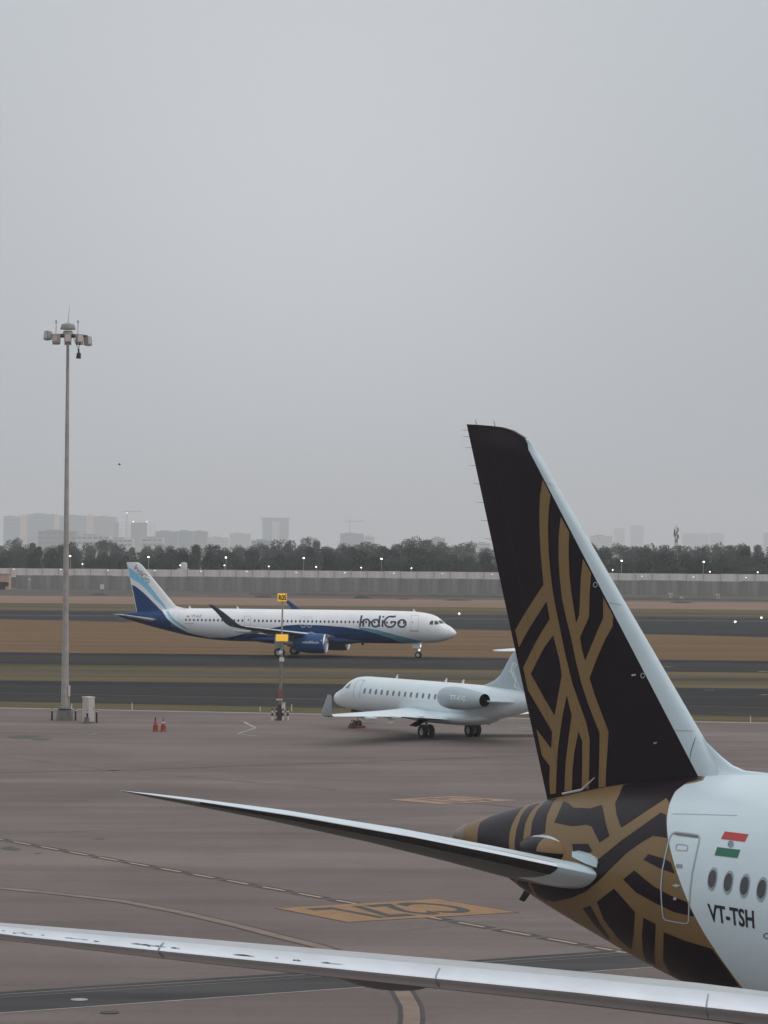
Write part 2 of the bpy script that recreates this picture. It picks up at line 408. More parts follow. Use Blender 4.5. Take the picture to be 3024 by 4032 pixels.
    def finP(t, s):
        T = np.array([np.interp(t, tt, tx), np.interp(t, tt, tz)])
        Bq = np.array([np.interp(t, [0, .17, 1], [p[0] for p in ba]), np.interp(t, [0, .17, 1], [p[2] for p in ba])])
        d = T - Bq; s2 = -0.07 + 1.07 * s
        p = Bq + d * s2
        c = (ba[0][0] - ba[2][0]) * (1 - s) + (tx[0] - tx[-1]) * s
        yt = 5 * (0.2969 * math.sqrt(t) - 0.126 * t - 0.3516 * t * t + 0.2843 * t ** 3 - 0.1036 * t ** 4)
        return p[0], yt * .092 * c * (1 if s < .985 else .35), p[1]
    def finmesh(name, ts, M, par):
        S = [i / 30 for i in range(30)] + [.985, 1.0]; V, Fc = [], []; n = len(ts)
        for sgn in (-1, 1):
            for s in S:
                for t in ts:
                    x, y, z = finP(t, s); V.append((x, sgn * y, z))
        m_ = len(S) * n
        for k in range(len(S) - 1):
            for i in range(n - 1):
                a = k * n + i; Fc.append((a, a + 1, a + n + 1, a + n)); Fc.append((m_ + a, m_ + a + n, m_ + a + n + 1, m_ + a + 1))
        for i in range(n - 1):
            a = (len(S) - 1) * n + i; Fc.append((a, a + 1, m_ + a + 1, m_ + a))
        return mesh(name, V, Fc, M, par), V, Fc
    fin, V1, F1 = finmesh('vertical_fin', [.17 + .83 * i / 24 for i in range(25)], AUB, root)
    tag(fin, 'tall swept aubergine fin with bronze bands')
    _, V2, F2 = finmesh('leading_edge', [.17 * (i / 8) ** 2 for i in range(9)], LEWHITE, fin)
    fb = BVHTree.FromPolygons([Vector(p) for p in V1], F1)
    def fin_decal(mb, poly, off=.008, cut=.35, both=True):
        P2 = [fr.plane(*c3(*p), -.14) for p in poly]
        V, Fc = flat_poly([(p[0], p[2]) for p in P2], 1, 1, cut, cut); out_ = []
        for x, z in V:
            h = fb.ray_cast(Vector((x, -6, z)), Vector((0, 1, 0)))
            if h[0] is None:
                h = fb.find_nearest(Vector((x, -.05, z)))
            out_.append((h[0][0], min(-.012, h[0][1] - off), h[0][2]))
        mb.add(out_, Fc)
        if both: mb.add([(p[0], -p[1], p[2]) for p in out_], [q[::-1] for q in Fc])
    gold = [[(548, 362), (538, 440), (535, 520), (536, 620), (540, 720), (553, 880), (568, 962), (583, 1050), (600, 1130), (632, 1250), (643, 1325), (668, 1425), (693, 1525), (727, 1605), (747, 1650), (745, 1760), (740, 1885), (778, 1888), (783, 1760), (787, 1640), (770, 1560), (740, 1480), (700, 1370), (665, 1230), (640, 1110), (615, 985), (600, 900), (590, 810), (582, 720), (579, 600), (582, 500), (588, 438)],
            [(553, 880), (497, 955), (440, 1035), (394, 1104), (412, 1190), (462, 1110), (515, 1035), (568, 962)],
            [(583, 1050), (540, 1110), (490, 1190), (433, 1290), (457, 1402), (520, 1500), (585, 1605), (600, 1527), (540, 1430), (475, 1320), (550, 1190), (600, 1130)],
            [(643, 1325), (622, 1425), (600, 1527), (585, 1605), (578, 1690), (568, 1775), (563, 1850), (566, 1915), (598, 1910), (605, 1800), (613, 1700), (628, 1610), (645, 1520), (668, 1425)],
            [(498, 1592), (578, 1690), (568, 1775), (526, 1724)],
            [(693, 1525), (675, 1630), (655, 1760), (645, 1900), (686, 1895), (692, 1790), (705, 1700), (727, 1605)],
            [(640, 545), (633, 640), (633, 740), (638, 840), (650, 950), (672, 1050), (695, 1140), (720, 1260), (745, 1360), (775, 1450), (810, 1540), (840, 1610), (838, 1700), (830, 1880), (868, 1876), (872, 1790), (880, 1700), (887, 1605), (850, 1510), (815, 1420), (790, 1340), (768, 1255), (752, 1200), (742, 1140), (722, 1070), (700, 930), (688, 830), (683, 720), (683, 622)],
            [(752, 752), (745, 850), (742, 960), (738, 1030), (722, 1070), (742, 1140), (765, 1090), (788, 1040), (790, 920), (794, 826)],
            [(855, 942), (858, 1045), (830, 1110), (768, 1255), (790, 1340), (830, 1240), (870, 1150), (905, 1085), (906, 1034)]]
    mb = MB()
    for poly in gold: fin_decal(mb, poly)
    mb.build('bronze_bands', GOLD, fin, True)
    for (x, y) in [(815, 880), (1055, 1328)]:
        mb = MB()
        for q in stroke(arc(x, y, 9, 12, 0, 345, 12), 3): fin_decal(mb, q, .006, both=False)
        mb.build('fin_marking', GREYW, fin, False)
    for q in ([(1116, 1658), (1131, 1654), (1132, 1661), (1117, 1666)], [(1002, 1322), (1022, 1320), (1022, 1328), (1002, 1330)]):
        mb = MB(); fin_decal(mb, q, both=False); mb.build('fin_marking', GREYW, fin, False)
    mb = MB()
    for sx in (.13, .47, .81):     # joints of the leading edge panels
        for sgn in (-1, 1):
            q = [finP(.17 * k / 8, 1 - sx) for k in range(9)]; q2 = [finP(.17 * k / 8, 1 - sx + .0022) for k in range(9)]
            mb.add([(p[0], sgn * (p[1] + .004), p[2]) for p in q] + [(p[0], sgn * (p[1] + .004), p[2]) for p in q2], [(k, k + 1, 10 + k, 9 + k) for k in range(8)])
    mb.build('panel_joint', LINE, fin, False)
    for x, y in ((545, 925), (610, 1135), (632, 1205), (655, 1270), (672, 1342), (700, 1420), (720, 1490), (745, 1565), (765, 1635)):   # rudder hinge bolts
        mb = MB(); fin_decal(mb, [(x - 3, y - 3), (x + 3, y - 4), (x + 4, y + 2), (x - 2, y + 3)], .011, both=False); mb.build('hinge_bolt', mat('hinge_dark', (.06, .04, .025), .6), fin)
    mb = MB()
    for q in stroke([(268, 97), (330, 400), (404, 760), (478, 1120), (550, 1470), (632, 1890)], 1.6): fin_decal(mb, q, .009, both=False)
    mb.build('rudder_gap', DARK, fin)
    lb_ = BVHTree.FromPolygons([Vector(p) for p in V2], F2); mb = MB()
    for q in stroke([(1322, 1612), (1312, 1650), (1302, 1700), (1294, 1750), (1290, 1790)], 3.2):
        o_ = []
        for t in q:
            p = fr.plane(*c3(*t), -.1); h = lb_.find_nearest(Vector((p[0], -.3, p[2]))); o_.append((h[0][0], h[0][1] - .008, h[0][2]))
        mb.add(o_, [(0, 1, 2, 3)])
    mb.build('panel_joint', mat('dark_joint', (.07, .08, .085), .7), fin)
    for y in (118, 150, 205, 293, 383, 475, 565, 655):        # static wicks behind the rudder edge
        p = pt(172 + (y - 88) * .215, y); MB().tube((p[0] + .02, 0, p[2]), (p[0] - .28, 0, p[2] + .015), .006, .003, 5).build('static_wick', DARK, fin)
    for x, y in ((222, 90), (313, 96)):
        p = pt(x, y); MB().tube((p[0], 0, p[2] - .02), (p[0] - .06, 0, p[2] + .13), .01, .005, 5).build('static_wick', DARK, fin)
    # ---- dorsal fillet in front of the fin
    fil = [(1270, 1534), (1320, 1614), (1360, 1660), (1400, 1700), (1440, 1738), (1480, 1770), (1540, 1797), (1659, 1815), (1800, 1832)]
    V, Fc = [], []; prof = [(0, 1.0), (.06, .985), (.11, .9), (.13, .7), (.16, .45), (.25, .2), (.42, .03), (.6, -.12)]
    for x, y in fil:
        p = pt(x, y); zc = B.t(p[0]); hgt = max(.03, p[2] - zc)
        for sgn in (-1, 1):
            for (yy, hz) in prof: V.append((p[0], sgn * yy * (0.75 + .35 * min(1, hgt)) * (.12 + .88 * max(0, min(1, (p[0] - ba[1][0]) / 1.5))), zc - .06 + (hgt + .06) * hz if hz > 0 else zc + hz * .5))
    n = len(prof)
    for i in range(len(fil) - 1):
        for sgn in (0, 1):
            for k in range(n - 1):
                a = i * 2 * n + sgn * n + k; b = a + 2 * n; Fc.append((a, a + 1, b + 1, b) if sgn else (a, b, b + 1, a + 1))
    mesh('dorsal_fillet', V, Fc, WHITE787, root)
    # ---- horizontal stabilisers
    for sgn in (-1, 1):
        dz = 0 if sgn < 0 else -.42
        def L(y): return (7.5 - .97 * (y - 2.0), 6.42 + .2165 * (y - 2.0) + .13 * math.sin(max(0, min(1, (y - 2) / 7.9)) * math.pi))
        secs = []
        for y, dx, ch, tcr in [(1.15, -1.2, 4.1, .10), (1.45, -.35, 4.85, .115), (1.75, -.06, 5.1, .12), (2.05, 0, 4.95, .122), (2.6, 0, 4.57, .125), (3.4, 0, 4.05, .13), (5, 0, 3.1, .138), (7, 0, 2.0, .145), (8.6, 0, 1.2, .135), (9.3, -.04, .8, .12), (9.7, -.08, .4, .09), (9.9, -.1, .14, .08)]:
            x, z = L(y); secs.append(((x + dx, sgn * y, z + dz * (y - 1.2) / 8.7), ch, tcr, 0.035, -.008))
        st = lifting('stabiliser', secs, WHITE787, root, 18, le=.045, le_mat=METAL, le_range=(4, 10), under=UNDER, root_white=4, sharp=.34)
        if sgn < 0:
            tag(st, 'near stabiliser with polished leading edge')
            # dark strip under the stabiliser nose, colouring in the reflected ground
            V, Fc = [], []; af = airfoil(18, .34); sel = [k for k in range(18, len(af)) if af[k][0] < .075]
            sub = secs[4:9]
            for sc in sub:
                (lx, ly, lz), c, tcr, tw, cm = sc
                for k in sel:
                    t, y = af[k]; V.append((lx - t * c * math.cos(tw) + .004, ly, lz + y * tcr * c + cm * c * 4 * t * (1 - t) - math.sin(tw) * t * c - .006))
            ns = len(sel)
            for i in range(len(sub) - 1):
                for k in range(ns - 1): Fc.append((i * ns + k, i * ns + k + 1, (i + 1) * ns + k + 1, (i + 1) * ns + k))
            mesh('dark_reflection_strip', V, Fc, LEDARK, st)
    # seal plate standing on the stabiliser root
    sp_ = [fr.plane(1780 + x / 2.37, 3200 + y / 2.37, -1.95) for x, y in ((1125, 362), (1250, 385), (1345, 428), (1362, 470), (1352, 512), (1240, 470), (1125, 412))]
    n = len(sp_); MB().add([(p[0], -1.97, p[2]) for p in sp_] + [(p[0] - .05, -1.45, p[2] + .02) for p in sp_], [tuple(range(n)), tuple(range(n, 2 * n))[::-1]] + [(i, n + i, n + (i + 1) % n, (i + 1) % n) for i in range(n)]).build('seal_plate', WHITE787, root)
    # root fairing bulge above the stabiliser
    mbv, mbf = [], []
    for i in range(13):
        a = math.pi * i / 12
        for j in range(13):
            b = math.pi * j / 12
            mbv.append((5.1 + 1.0 * math.cos(a) * (1 if math.cos(a) > 0 else 1.3), -1.25 - .52 * math.sin(a) * math.sin(b) - .13 * math.cos(a) , 6.74 + .36 * math.sin(a) * math.cos(b)))
    for i in range(12):
        for j in range(12): mbf.append((i * 13 + j, i * 13 + j + 1, i * 13 + 14 + j, i * 13 + 13 + j))
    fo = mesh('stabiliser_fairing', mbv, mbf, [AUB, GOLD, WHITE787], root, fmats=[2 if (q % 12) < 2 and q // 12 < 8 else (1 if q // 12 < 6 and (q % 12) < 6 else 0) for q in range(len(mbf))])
    # ---- wings
    for sgn in (-1, 1):
        secs = []
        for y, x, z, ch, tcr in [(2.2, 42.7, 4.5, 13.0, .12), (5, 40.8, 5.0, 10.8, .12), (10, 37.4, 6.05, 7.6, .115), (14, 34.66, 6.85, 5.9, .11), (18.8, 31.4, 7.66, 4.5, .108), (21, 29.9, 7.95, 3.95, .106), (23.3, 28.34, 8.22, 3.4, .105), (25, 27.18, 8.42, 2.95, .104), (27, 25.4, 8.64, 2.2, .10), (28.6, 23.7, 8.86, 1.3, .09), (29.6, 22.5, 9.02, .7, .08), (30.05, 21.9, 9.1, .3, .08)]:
            secs.append(((x, sgn * y, z), ch, tcr, .03, .012))
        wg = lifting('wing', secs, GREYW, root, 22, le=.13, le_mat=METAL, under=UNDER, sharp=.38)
        if sgn < 0:
            tag(wg, 'near wing with bare metal slats'); starboard_wing = wg
            for y in (16.0, 19.6, 22.6, 25.6):           # slat joints
                i = [k for k in range(len(secs) - 1) if abs(secs[k][0][1]) <= y][-1]; a, b = secs[i], secs[i + 1]; w = (y - abs(a[0][1])) / (abs(b[0][1]) - abs(a[0][1]))
                V, Fc = [], []
                af = [(t, yy) for t, yy in airfoil(22, .38) if t < .10]
                for t, yy in af:
                    for dy in (-.010, .010):
                        y3 = y - .6 * t * a[1] + dy; w = (y3 - abs(a[0][1])) / (abs(b[0][1]) - abs(a[0][1]))
                        lp = [a[0][k] + (b[0][k] - a[0][k]) * w for k in range(3)]; c = a[1] + (b[1] - a[1]) * w; tcr = a[2] + (b[2] - a[2]) * w
                        V.append((lp[0] - t * c * math.cos(.03) + .004, lp[1], lp[2] + (yy * tcr + .012 * 4 * t * (1 - t) - math.sin(.03) * t) * c + (.006 if yy > 0 else -.006)))
                for k in range(len(af) - 1): Fc.append((2 * k, 2 * k + 1, 2 * k + 3, 2 * k + 2))
                mesh('slat_joint', V, Fc, LINE, wg)
            for y, ln, xoff in ((21.95, 2.6, -2.5), (15.6, 4.2, -3.2)):   # flap track fairings under the wing
                x = 29.7 + (21.3 - y) * .68; z = 7.78 - (21.3 - y) * .15
                FB = Body([x + xoff - ln * .62, x + xoff - ln * .45, x + xoff - ln * .1, x + xoff + ln * .3, x + xoff + ln * .5], [z + .02, z + .1, z + .2, z + .25, z + .22], [z - .04, z - .14, z - .2, z - .1, z + .1], [.04, .12, .18, .16, .05], -y)
                v, f = FB.grid(np.linspace(FB.x0, FB.x1, 24), 20); f += [tuple(range(20)), tuple(range(23 * 20, 24 * 20))[::-1]]
                ff = mesh('flap_fairing', v, f, UNDER, wg); mb = MB(); body_decal(mb, FB, [(FB.x0 + .01, 0), (FB.x0 + .01, 6.28), (FB.x0 + .42, 6.28), (FB.x0 + .42, 0)], .004, cut=.1, cutp=.6); mb.build('fairing_tip', WHITE787, ff, True)
    rng = random.Random(2)
    for k in range(16):                   # worn chips on the outer slat
        y = rng.uniform(23.6, 27.2); i = [j for j in range(len(secs) - 1) if abs(secs[j][0][1]) <= y][-1]; a, b = secs[i], secs[i + 1]; ln = rng.choice([.04, .07, .1, .25]); V, Fc = [], []
        t0 = rng.uniform(.012, .028)
        for j in range(7):
            for s_ in (0, 1):
                y3 = y + ln * (j / 6 - .5); w = (y3 - abs(a[0][1])) / (abs(b[0][1]) - abs(a[0][1])); lp = [a[0][q] + (b[0][q] - a[0][q]) * w for q in range(3)]; c = a[1] + (b[1] - a[1]) * w; tcr = a[2] + (b[2] - a[2]) * w
                t = t0 + s_ * .010 * rng.uniform(.2, 1) * math.sin(math.pi * (j + .5) / 7); yt = 5 * (0.2969 * math.sqrt(t) - 0.126 * t - 0.3516 * t * t) * (1 - .38 * math.exp(-t / .045))
                V.append((lp[0] - t * c + .002, -y3, lp[2] + (yt * tcr + .048 * t * (1 - t) - .03 * t) * c + .006))
        for j in range(6): Fc.append((2 * j, 2 * j + 1, 2 * j + 3, 2 * j + 2))
        mesh('paint_chip', V, Fc, mat('worn_chip', (.06, .075, .09), .7), starboard_wing)
    # ---- engines, landing gear
    for sgn in (-1, 1):
        N = Body([34.8, 36.5, 38.5, 41, 42.6, 42.95], [4.35, 4.75, 5.0, 5.0, 4.85, 4.6], [1.9, 1.4, 1.1, 1.0, 1.1, 1.3], [1.3, 1.7, 1.92, 2.0, 1.9, 1.68], sgn * 9.9)
        v, f = N.grid(np.linspace(34.8, 42.95, 30), 40); en = mesh('engine_nacelle', v, f, WHITE787, root)
        MB().lathe([(42.9, 1.6), (41.6, 1.5), (41.5, .35), (42.2, .02)], (0, sgn * 9.9, 3.0), 'x', 32).build('fan', DARK, en, True)
        MB().lathe([(35.2, 1.1), (34.3, .8), (33.2, .25), (32.8, .02)], (0, sgn * 9.9, 3.05), 'x', 24).build('exhaust_cone', STRUT, en, True)
        MB().box(33.5, 41.5, sgn * 9.9 - .2, sgn * 9.9 + .2, 4.4, 6.2).build('pylon', WHITE787, root)
        leg = MB().tube((30.6, sgn * 4.9, .7), (31.0, sgn * 4.6, 5.2), .2, .28, 14).tube((29.7, sgn * 4.9, .72), (31.5, sgn * 4.9, .72), .13, n=10).build('main_gear_leg', STRUT, root, True)
        for dx in (-.72, .72):
            for dy in (-.45, .45): wheel('wheel', leg, (30.6 + dx, sgn * 4.9 + dy, .66), .66, .5)
    leg = MB().tube((56.6, 0, .5), (56.4, 0, 3.6), .12, .18, 12).build('nose_gear_leg', STRUT, root, True)
    for dy in (-.32, .32): wheel('wheel', leg, (56.6, dy, .5), .5, .36)
    # ---- cabin windows, flag, registration, door
    w1, w2 = B.hit(fr, *z2(897, 1130)), B.hit(fr, *z2(1035, 1150)); pitch = 0.6
    hi = B.hit(fr, *z2(900, 1040)); lo = B.hit(fr, *z2(890, 1222)); dph = (lo[1] - hi[1]) / 2
    for k in range(26):
        xw = w1[0] + (w2[0] - w1[0]) * k * (1.012 if k < 4 else 1.0); mb = MB()
        hw = .145; poly = [(xw + px, w1[1] + py) for px, py in arc(0, -dph + .07, hw, .07, 0, -180, 8) + arc(0, dph - .07, hw, .07, 180, 0, 8)]
        body_decal(mb, B, poly, .008, cut=.2, cutp=.1); o = mb.build('cabin_window', GLASS, fuselage, True)
        mb = MB()
        for q in stroke(poly, .022, True): body_decal(mb, B, q, .012)
        mb.build('window_frame', mat('window_frame_grey', (.34, .38, .40), .5), o)
    def pxpoly(name, pts, M, off=.008, parent=fuselage, sub=14):
        q = []
        for i in range(len(pts)):
            a, b = pts[i], pts[(i + 1) % len(pts)]; k = max(1, int(math.dist(a, b) / sub / 4))
            for j in range(k): q.append((a[0] + (b[0] - a[0]) * j / k, a[1] + (b[1] - a[1]) * j / k))
        mb = MB(); body_decal(mb, B, [B.hit(fr, *z2(*p), *mid) for p in q], off, cut=.2, cutp=.1); return mb.build(name, M, parent, True)
    RED = mat('flag_saffron_red', (0.50, 0.035, 0.03), .45); GREEN = mat('flag_green', (0.01, 0.14, 0.075), .45)
    pxpoly('flag_band', [(1005, 717), (1212, 742), (1178, 808), (973, 782)], RED)
    pxpoly('flag_band', [(940, 853), (1142, 878), (1115, 948), (917, 925)], GREEN)
    mb = MB()
    for q in stroke(arc(1057, 828, 22, 27, 0, 345, 16), 7): body_decal(mb, B, [B.hit(fr, *z2(*p)) for p in q], .008)
    for k in range(6):
        a = math.pi * k / 6; q = stroke([(1057 - 20 * math.cos(a), 828 - 24 * math.sin(a)), (1057 + 20 * math.cos(a), 828 + 24 * math.sin(a))], 3)[0]
        body_decal(mb, B, [B.hit(fr, *z2(*p)) for p in q], .009)
    mb.build('flag_wheel', mat('flag_wheel_grey', (.16, .24, .28), .5), fuselage)
    V, Fc, w = text2d('VT-TSH', .024); mb = MB(); P = []
    for x, y in V:
        a, b = x / w, y
        tl, tr, bl_, br = (852, 1342), (1258, 1405), (872, 1490), (1264, 1556)
        u = (tl[0] * (1 - a) + tr[0] * a) * b + (bl_[0] * (1 - a) + br[0] * a) * (1 - b); vv = (tl[1] * (1 - a) + tr[1] * a) * b + (bl_[1] * (1 - a) + br[1] * a) * (1 - b)
        P.append(B.P(*B.hit(fr, *z2(u, vv)), .009))
    mb.add(P, Fc).build('registration', BLACK, fuselage)
    do = [(530, 762), (548, 735), (575, 722), (680, 733), (770, 747), (785, 760), (778, 820), (755, 920), (722, 1080), (703, 1230), (694, 1380), (692, 1490), (684, 1512), (660, 1518), (570, 1503), (492, 1487), (470, 1465), (457, 1350), (450, 1200), (463, 1050), (490, 920), (515, 810)]
    mb = MB()
    dense = []
    for i in range(len(do)):
        a, b = do[i], do[(i + 1) % len(do)]; k = max(1, int(math.dist(a, b) / 30)); dense += [(a[0] + (b[0] - a[0]) * j / k, a[1] + (b[1] - a[1]) * j / k) for j in range(k)]
    DR = mat('door_surround_grey', (.40, .46, .48), .5)
    for q in stroke(dense, 11, True): body_decal(mb, B, [B.hit(fr, *z2(*p)) for p in q], .011)
    door = mb.build('door', DR, root)
    pxpoly('door_top_shadow', [(556, 740), (578, 726), (776, 752), (772, 775), (600, 752)], mat('door_shadow_grey', (.16, .17, .17), .7), .010, door)  # dark band painting the shadow along the door's top edge
    mb = MB(); rr = arc(600, 843, 18, 14, 180, 270, 5) + arc(664, 850, 18, 14, 270, 360, 5) + arc(662, 872, 18, 14, 0, 90, 5) + arc(598, 866, 18, 14, 90, 180, 5)
    for q in stroke(rr, 6, True): body_decal(mb, B, [B.hit(fr, *z2(*p)) for p in q], .009)
    mb.build('door_window', LINE, door)
    pxpoly('door_handle', [(582, 1000), (636, 1003), (634, 1036), (580, 1033)], LINE, .009, door)
    pxpoly('door_handle', [(545, 1186), (580, 1174), (625, 1186), (585, 1203)], DR, .012, door)
    pxpoly('door_handle', [(560, 1290), (586, 1292), (584, 1314), (558, 1312)], DR, .012, door)
    mb = MB()
    for q in stroke([(548, 565), (760, 568), (950, 574), (1115, 578)], 3.5): body_decal(mb, B, [B.hit(fr, *z2(*p)) for p in q], .007)
    mb.build('panel_joint', LINE, fuselage)
    mb = MB()
    for q in stroke(arc(1372, 1625, 26, 22, 40, 320, 10), 8): 
        hs = [B.hit(fr, *z2(*p)) for p in q]
        body_decal(mb, B, hs, .008)
    mb.build('service_marking', mat('marking_maroon', (.12, .04, .05), .6), fuselage)
    # drain mast under the tail, light ridge at the fin root
    p = fr.plane(2085, 3545, 0); MB().add([(p[0] + .1, -.04, p[2] + .28), (p[0] - .12, -.04, p[2] + .28), (p[0] - .38, -.03, p[2] - .02), (p[0] - .22, -.03, p[2] - .05), (p[0] + .1, .04, p[2] + .28), (p[0] - .12, .04, p[2] + .28), (p[0] - .38, .03, p[2] - .02), (p[0] - .22, .03, p[2] - .05)],
        [(0, 1, 2, 3), (7, 6, 5, 4), (0, 3, 7, 4), (1, 5, 6, 2), (3, 2, 6, 7)]).build('drain_mast', DARK, tail)
    p0, p1 = fr.plane(*c3(645, 1912), -.35), fr.plane(*c3(740, 1892), -.35); p2 = fr.plane(*c3(803, 1832), -.3)
    MB().tube(p0, p1, .03, .03, 6).tube(p1, p2, .03, .012, 6).build('rudder_lock', GREYW, fin)
    return root
# ================================================================== lettering strokes of the white-and-blue airliner (units: cap height 1)
def wordmark():
    S = [[(0.03, -.02), (0.10, .97)],
         [(.30, 0), (.30, .64)], arc(.54, .40, .24, .24, 180, 0, 12) + [(.78, 0)],
         arc(1.28, .31, .30, .31, 0, 345, 22) + [(1.58, .31)], [(1.58, 0), (1.58, .97)],
         [(1.86, 0), (1.86, .60)], [(1.86, .80), (1.86, .93)],
         [(2.86, .93)] + arc(2.46, .44, .44, .46, 72, 360, 26) + [(2.52, .44)],
         arc(3.42, .31, .31, .31, 0, 346, 22) + [(3.73, .31)]]
    return S
def build_blue_airliner():
    mg = ground(1131, 2583)
    fr = Frame((mg[0], mg[1]), math.radians(-13))
    root = empty('airliner', (fr.O[0], fr.O[1], 0), fr.h)
    tag(root, 'white airliner with navy belly and light blue swoosh, IndiGo on its side, taxiing past', 'airplane')
    A = lambda x, y: (400 + x / 1.106, 2150 + y / 1.106)
    K = lambda x, y: (470 + x / 3.13, 2180 + y / 3.13)
    N6 = lambda x, y: (1000 + x / 1.952, 2350 + y / 1.952)
    NZ = lambda x, y: (1600 + x / 7.213, 2380 + y / 7.213)
    mid = (1150, 2450)
    X = [-22.25, -21.6, -20, -18.4, -15.4, -12.3, -9, -6, 0, 10, 14.5, 16.4, 17.6, 18.5, 19.2, 19.9, 20.35, 20.95, 21.4, 21.62, 21.74]
    top = [5.08, 5.14, 5.32, 5.5, 5.75, 5.86, 5.88, 5.88, 5.88, 5.88, 5.84, 5.78, 5.66, 5.47, 5.22, 4.70, 4.30, 3.98, 3.62, 3.38, 3.18]
    bot = [4.78, 4.56, 4.08, 3.64, 2.92, 2.28, 1.90, 1.78, 1.76, 1.76, 1.77, 1.79, 1.83, 1.89, 1.97, 2.12, 2.24, 2.46, 2.70, 2.90, 3.06]
    W = [.16, .30, .62, .92, 1.42, 1.78, 1.93, 1.975, 1.975, 1.975, 1.95, 1.88, 1.76, 1.60, 1.42, 1.18, 1.0, .74, .48, .28, .06]
    B = Body(X, top, bot, W); B.prep(300)
    v, f = B.grid(list(np.linspace(-22.25, 14, 60)) + list(np.linspace(14.3, 21.74, 46)), 72); f.append(tuple(range(72)))
    fus = mesh('fuselage', v, f, WHITE, root)
    # belly fairing
    FB = Body([-4.5, -3, 0, 5, 7.5, 9.5], [2.4, 2.6, 2.8, 2.8, 2.6, 2.2], [1.85, 1.62, 1.42, 1.42, 1.55, 1.8], [1.2, 1.8, 2.12, 2.12, 1.8, 1.1])
    v, f = FB.grid(np.linspace(-4.5, 9.5, 30), 40); mesh('belly_fairing', v, f, NAVY, root)
    H_ = lambda pts, T: [B.hit(fr, *T(*p), *mid) for p in pts]
    # navy belly
    front = H_([(1308, 419), (1260, 402), (1200, 382), (1130, 363), (1050, 352), (960, 345), (860, 342), (800, 346), (770, 352)], A)
    aft = H_([(650, 374), (600, 387), (540, 399), (470, 399)], A) + H_([(850, 975), (720, 905), (640, 848), (580, 792), (522, 702)], K)
    xe = B.x0 + .02; poly = front + aft + [(aft[-1][0] - .35, 0.02), (xe, 0.02), (xe, math.pi), (front[0][0] + .9, math.pi)]
    q = []
    for i in range(len(poly)):
        a, b = poly[i], poly[(i + 1) % len(poly)]; k = max(1, int(abs(a[0] - b[0]) / 1.0 + abs(a[1] - b[1]) / .3))
        q += [(a[0] + (b[0] - a[0]) * j / k, a[1] + (b[1] - a[1]) * j / k) for j in range(k)]
    body_decal(MB_ := MB(), B, q, .008, mirror=True, cut=.5, cutp=.3); MB_.build('navy_belly', NAVY, fus, True)
    upp = H_([(1112, 353), (1160, 358), (1200, 365), (1260, 381), (1300, 392), (1350, 404), (1395, 414)], A); low = H_([(1372, 424), (1330, 424), (1300, 416), (1260, 402), (1200, 382), (1130, 363)], A)
    body_decal(MB_ := MB(), B, upp + low, .011, mirror=True, cut=.4, cutp=.2); MB_.build('blue_swoosh', TEALB, fus, True)
    up2 = H_([(600, 700), (625, 742), (650, 780), (685, 815), (760, 868), (860, 935)], K); lo2 = H_([(800, 920), (720, 872), (660, 830), (615, 778), (575, 722)], K)
    body_decal(MB_ := MB(), B, up2 + lo2, .011, mirror=True, cut=.4, cutp=.2); MB_.build('blue_swoosh', LBLUE, fus, True)
    # fin
    p = lambda x, y: fr.plane(*K(x, y), 0)
    TL, TL2, LB, TB, TT = p(238, 105), p(285, 145), p(690, 640), p(212, 700), p(88, 104)
    def sec(z):
        xt = np.interp(z, [TB[2] - .8, TB[2], TT[2]], [TB[0] + .1, TB[0], TT[0]])
        xl = np.interp(z, [4.9, LB[2], TL2[2], TL[2]], [LB[0] + (LB[0] - TL2[0]) / (LB[2] - TL2[2]) * (4.9 - LB[2]), LB[0], TL2[0], TL[0]])
        return xl, xt
    V, Fc = [], []; zs = list(np.linspace(4.9, TL2[2], 16)) + [TL2[2] + .2, TT[2]]; ts = [(i / 12) ** 1.6 for i in range(13)]
    for sg in (-1, 1):
        for z in zs:
            xl, xt = sec(z)
            for t in ts:
                yt = 5 * (0.2969 * math.sqrt(t) - 0.126 * t - 0.3516 * t * t + 0.2843 * t ** 3 - 0.1036 * t ** 4)
                V.append((xl + (xt - xl) * t, sg * (yt * .10 * (xl - xt)) * (1 if z < TT[2] - .05 else .5), z))
    n = 13; m_ = len(zs) * n
    for k in range(len(zs) - 1):
        for i in range(n - 1):
            a = k * n + i; Fc += [(a, a + 1, a + n + 1, a + n), (m_ + a, m_ + a + n, m_ + a + n + 1, m_ + a + 1)]
    for i in range(n - 1): a = m_ - n + i; Fc.append((a, a + 1, m_ + a + 1, m_ + a))
    fin = mesh('vertical_fin', V, Fc, WHITE, root)
    fb = BVHTree.FromPolygons([Vector(q) for q in V], Fc)
    def fdec(mb, poly, off=.008, cut=.6):
        P2 = [fr.plane(*K(*q), -.12) for q in poly]; V_, F_ = flat_poly([(q[0], q[2]) for q in P2], 1, 1, cut, cut); o_ = []
        for x, z in V_:
            h = fb.ray_cast(Vector((x, -6, z)), Vector((0, 1, 0)))
            if h[0] is None: h = fb.find_nearest(Vector((x, -.05, z)))
            o_.append((h[0][0], min(-.015, h[0][1] - off), h[0][2]))
        mb.add(o_, F_); mb.add([(q[0], -q[1], q[2]) for q in o_], [q[::-1] for q in F_])
    mb = MB(); fdec(mb, [(150, 382), (200, 405), (260, 450), (330, 510), (400, 580), (460, 640), (535, 720), (570, 760), (216, 760), (213, 700), (180, 530)]); mb.build('navy_field', NAVY, fin, True)
    mb = MB(); fdec(mb, [(103, 168), (150, 190), (220, 245), (300, 320), (370, 390), (440, 480), (510, 570), (560, 630), (605, 705), (630, 750), (606, 745), (560, 675), (500, 612), (440, 560), (370, 480), (310, 420), (250, 365), (180, 325), (128, 292)]); mb.build('blue_band', LBLUE, fin, True)
